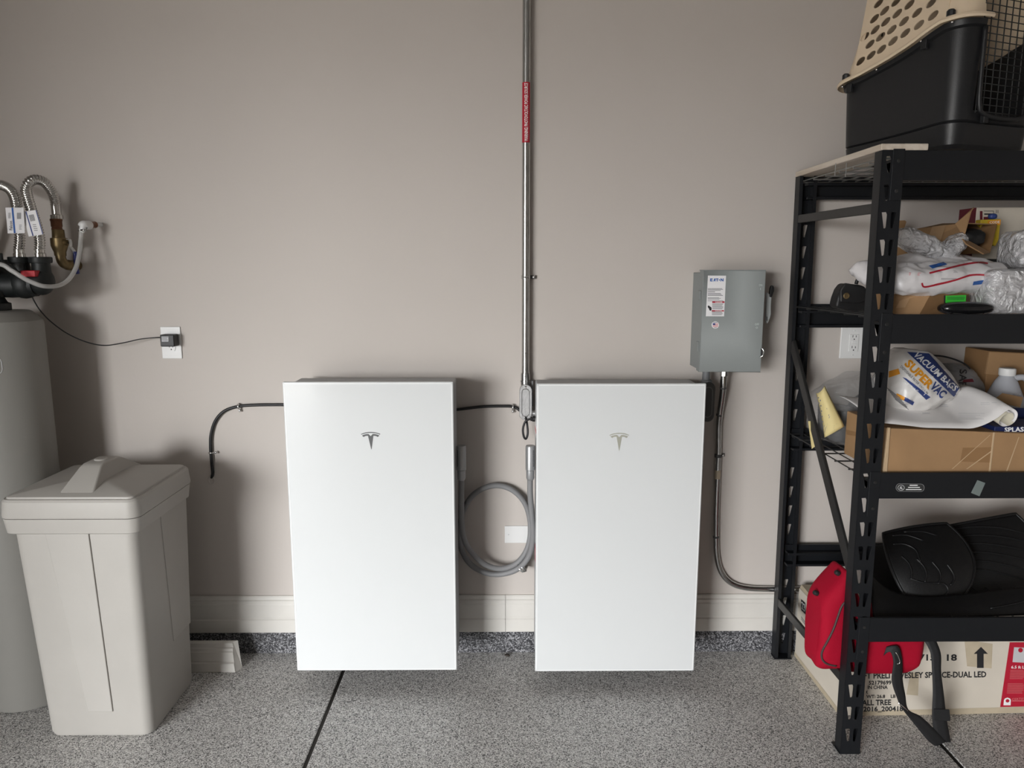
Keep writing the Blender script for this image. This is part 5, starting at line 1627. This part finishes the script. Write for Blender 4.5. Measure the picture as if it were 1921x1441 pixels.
# front print
def ft(s, x0, y0, x1, y1, sl=-.012): lettering(s, [(x0, y0), (x1, y0 + sl * (x1 - x0)), (x1, y1 + sl * (x1 - x0)), (x0, y1)], fc, 'print_black', t, .0008, bold=.028)
ft('1 715', 1711, 1228, 1754, 1240)
ft('18', 1776, 1227.5, 1795, 1240)
ft('FT PRELIT WESLEY SPRUCE-DUAL LED', 1620, 1262, 1850, 1273.5)
ft('52179699', 1629.5, 1277, 1672, 1285)
ft('IN CHINA', 1627.5, 1286, 1665, 1293)
ft('K', 1624.5, 1295.5, 1628.5, 1301.5)
ft('WT: 26.8    LB', 1625, 1303.5, 1680, 1310)
ft('ALL TREE', 1617, 1313, 1671.5, 1323.5)
ft('2016_200418', 1619.5, 1325.5, 1694, 1336.5)
patch([[(1840, 1213.5), (1853, 1226.5), (1845, 1226.5), (1845, 1253), (1832.5, 1253), (1832.5, 1226.5), (1826.5, 1226.5)]], fc, 'print_black', t, 'arrow', .0010)
patch([[(1809, 1200), (1862, 1208), (1860, 1254), (1814, 1250)]], fc, 'carton_cream', t, 'tape_strip', .0005)
patch([[(1708, 1262), (1724, 1262), (1722, 1305), (1700, 1303)]], fc, 'carton_cream', t, 'tape_strip', .0005)
rp_ = patch([[(1894, 1205), (1990, 1205), (1985, 1324), (1876, 1326.5)]], fc, 'box_red', t, 'red_panel', .0006)
patch([[(1902, 1214), (1935, 1216), (1935, 1244), (1899, 1242)]], fc, 'print_faint', rp_, 'seal', .0010)
patch([[(1914 + 4.4 * cos(a), 1219.5 + 4.4 * sin(a)) for a in [2 * pi * i / 14 for i in range(14)]]], fc, 'box_red', rp_, 'seal_dot', .0014)
lettering('6.5 ft LED', [(1897, 1248.5), (1932, 1249), (1932, 1254.5), (1896.5, 1254)], fc, 'print_white', rp_, .0012)
patch(fine_lines(1895, 1257, 1925, 1275, 7, .35, .2, -.1) + fine_lines(1890, 1282, 1925, 1302, 8, .35, .2, -.1) + fine_lines(1898, 1314, 1930, 1316, 1, .8, .1), fc, 'print_pink', rp_, 'print', .0012)
patch([[(1882, 1323), (1883, 1313), (1885, 1310), (1889.5, 1308.5), (1894, 1310), (1896, 1313), (1895.5, 1323)]], fc, 'print_white', rp_, 'certificate_mark', .0012)
patch([[(1889.5 + 3.6 * cos(a), 1314.5 + 3.2 * sin(a)) for a in [2 * pi * i / 14 for i in range(14)]]], fc, 'box_red', rp_, 'certificate_dot', .0016)
lettering('CERTIFIED', [(1898, 1309.5), (1930, 1308.5), (1930, 1313), (1898, 1313.5)], fc, 'print_pink', rp_, .0012)

# ================================================================== RED BAG
t = thing('red_duffel_bag', (1.2, -.53, .26), 'red fabric duffel bag with black shoulder strap wedged into the rack bottom', 'bag')
SEC = [(1.038, -.595, -.490, .300, .490), (1.043, -.608, -.480, .276, .512), (1.062, -.618, -.470, .262, .545), (1.10, -.618, -.466, .258, .590), (1.125, -.612, -.466, .256, .610), (1.15, -.616, -.466, .252, .565), (1.20, -.620, -.466, .248, .465), (1.28, -.620, -.468, .246, .455), (1.345, -.618, -.47, .250, .44), (1.378, -.612, -.48, .268, .425), (1.395, -.595, -.50, .300, .40)]
rings = []
for x, ya, yb, za, zb in SEC:
    ring_ = []
    for k in range(36):
        a = 2 * pi * k / 36
        sg = lambda v, p: math.copysign(abs(v) ** p, v)
        y_ = (ya + yb) / 2 + (yb - ya) / 2 * sg(cos(a), .42)
        z_ = (za + zb) / 2 + (zb - za) / 2 * sg(sin(a), .42)
        w_ = .007 * noise.noise(Vector((x * 20, y_ * 20, z_ * 20)))
        ring_.append(Vector((x + w_, y_ + w_, z_ + w_)))
    rings.append(ring_)
# refine along x
fine = []
for k in range(36):
    fine.append(catmull([r[k] for r in rings], 4))
rings = [[fine[k][i] for k in range(36)] for i in range(len(fine[0]))]
rb = MB().loft(rings).build('bag_body', 'bag_red', t, smooth=True)
rbc = mesh_caster(rb, BASE[rb.name])
def on_bag(pts, off=.002): return [rbc(px, py)[0] + rbc(px, py)[1] * off for px, py in pts]
MB().tube(catmull(on_bag([(1598, 1126), (1585, 1129), (1577, 1140), (1570, 1160), (1562, 1182), (1552, 1203), (1545, 1217), (1541.5, 1228), (1543.5, 1238), (1552, 1245), (1568, 1248.5)]), 5), .0035, 8).build('piping', 'piping_brown', t, smooth=True)
for px, py in ((1534, 1114), (1574, 1077)):
    h, n_ = rbc(px, py)
    MB().lathe([(.0075, 0), (.0085, .004), (.0085, .014), (.006, .018)], h - n_ * .002, n_ + Vector((-.2, 0, 0)), 12).build('toggle', 'webbing', t, smooth=True, auto=35)

def strap(pts, ws, name, m='webbing', th=.0022):
    """flat webbing: centre points with the half-width direction of each"""
    P = catmull(pts, 6)
    W = catmull(ws, 6)
    rows = [[p - w, p - w * .33, p + w * .33, p + w] for p, w in zip(P, W)]
    return MB().grid(rows).build(name, m, t, smooth=True, solid=th)
h1, _ = rbc(1672, 1219)
V = Vector
s1 = [at(1660, 1222, -.624), at(1677, 1218, -.632), at(1684, 1240, -.636), at(1683, 1275, -.636), at(1690, 1305, -.634), at(1698, 1330, -.63), at(1722, 1352, -.625), at(1748, 1380, -.622), at(1765, 1396, -.618)]
w1_ = [V((.004, 0, .016)), V((.012, 0, .010)), V((.016, .004, .002)), V((.020, .004, 0)), V((.016, .004, .002)), V((.014, .006, -.006)), V((.012, .004, .012)), V((.014, .004, .016)), V((.018, .004, .006))]
strap(s1, w1_, 'shoulder_strap')
s2 = [at(1742, 1196, -.58), at(1755, 1225, -.60), at(1757, 1260, -.61), at(1760, 1300, -.615), at(1762, 1345, -.618), at(1768, 1385, -.615), at(1772, 1393, -.60)]
w2_ = [V((.018, 0, .004)), V((.017, 0, 0)), V((.015, 0, 0)), V((.018, 0, 0)), V((.024, 0, 0)), V((.026, 0, 0)), V((.022, 0, 0))]
strap(s2, w2_, 'shoulder_strap')
a = at(1749, 1335, -.621)
MB().hexa([at(1751, 1330, -.622), at(1781, 1331, -.622), at(1781, 1331, -.616), at(1751, 1330, -.616), at(1752, 1352, -.624), at(1783, 1353, -.624), at(1783, 1353, -.617), at(1752, 1352, -.617)]).build('strap_pad', 'webbing', t, bevel=.002)
MB().tube(catmull([at(1680, 1224, -.636), at(1685, 1232, -.638), at(1688, 1243, -.638), at(1683, 1246, -.637)], 5), .0018, 6).build('strap_ring', 'steel_bright', t, smooth=True)
MB().tube([at(1685, 1318, -.636), at(1703, 1334, -.634)], .0022, 6).build('strap_buckle', 'steel_bright', t, smooth=True)
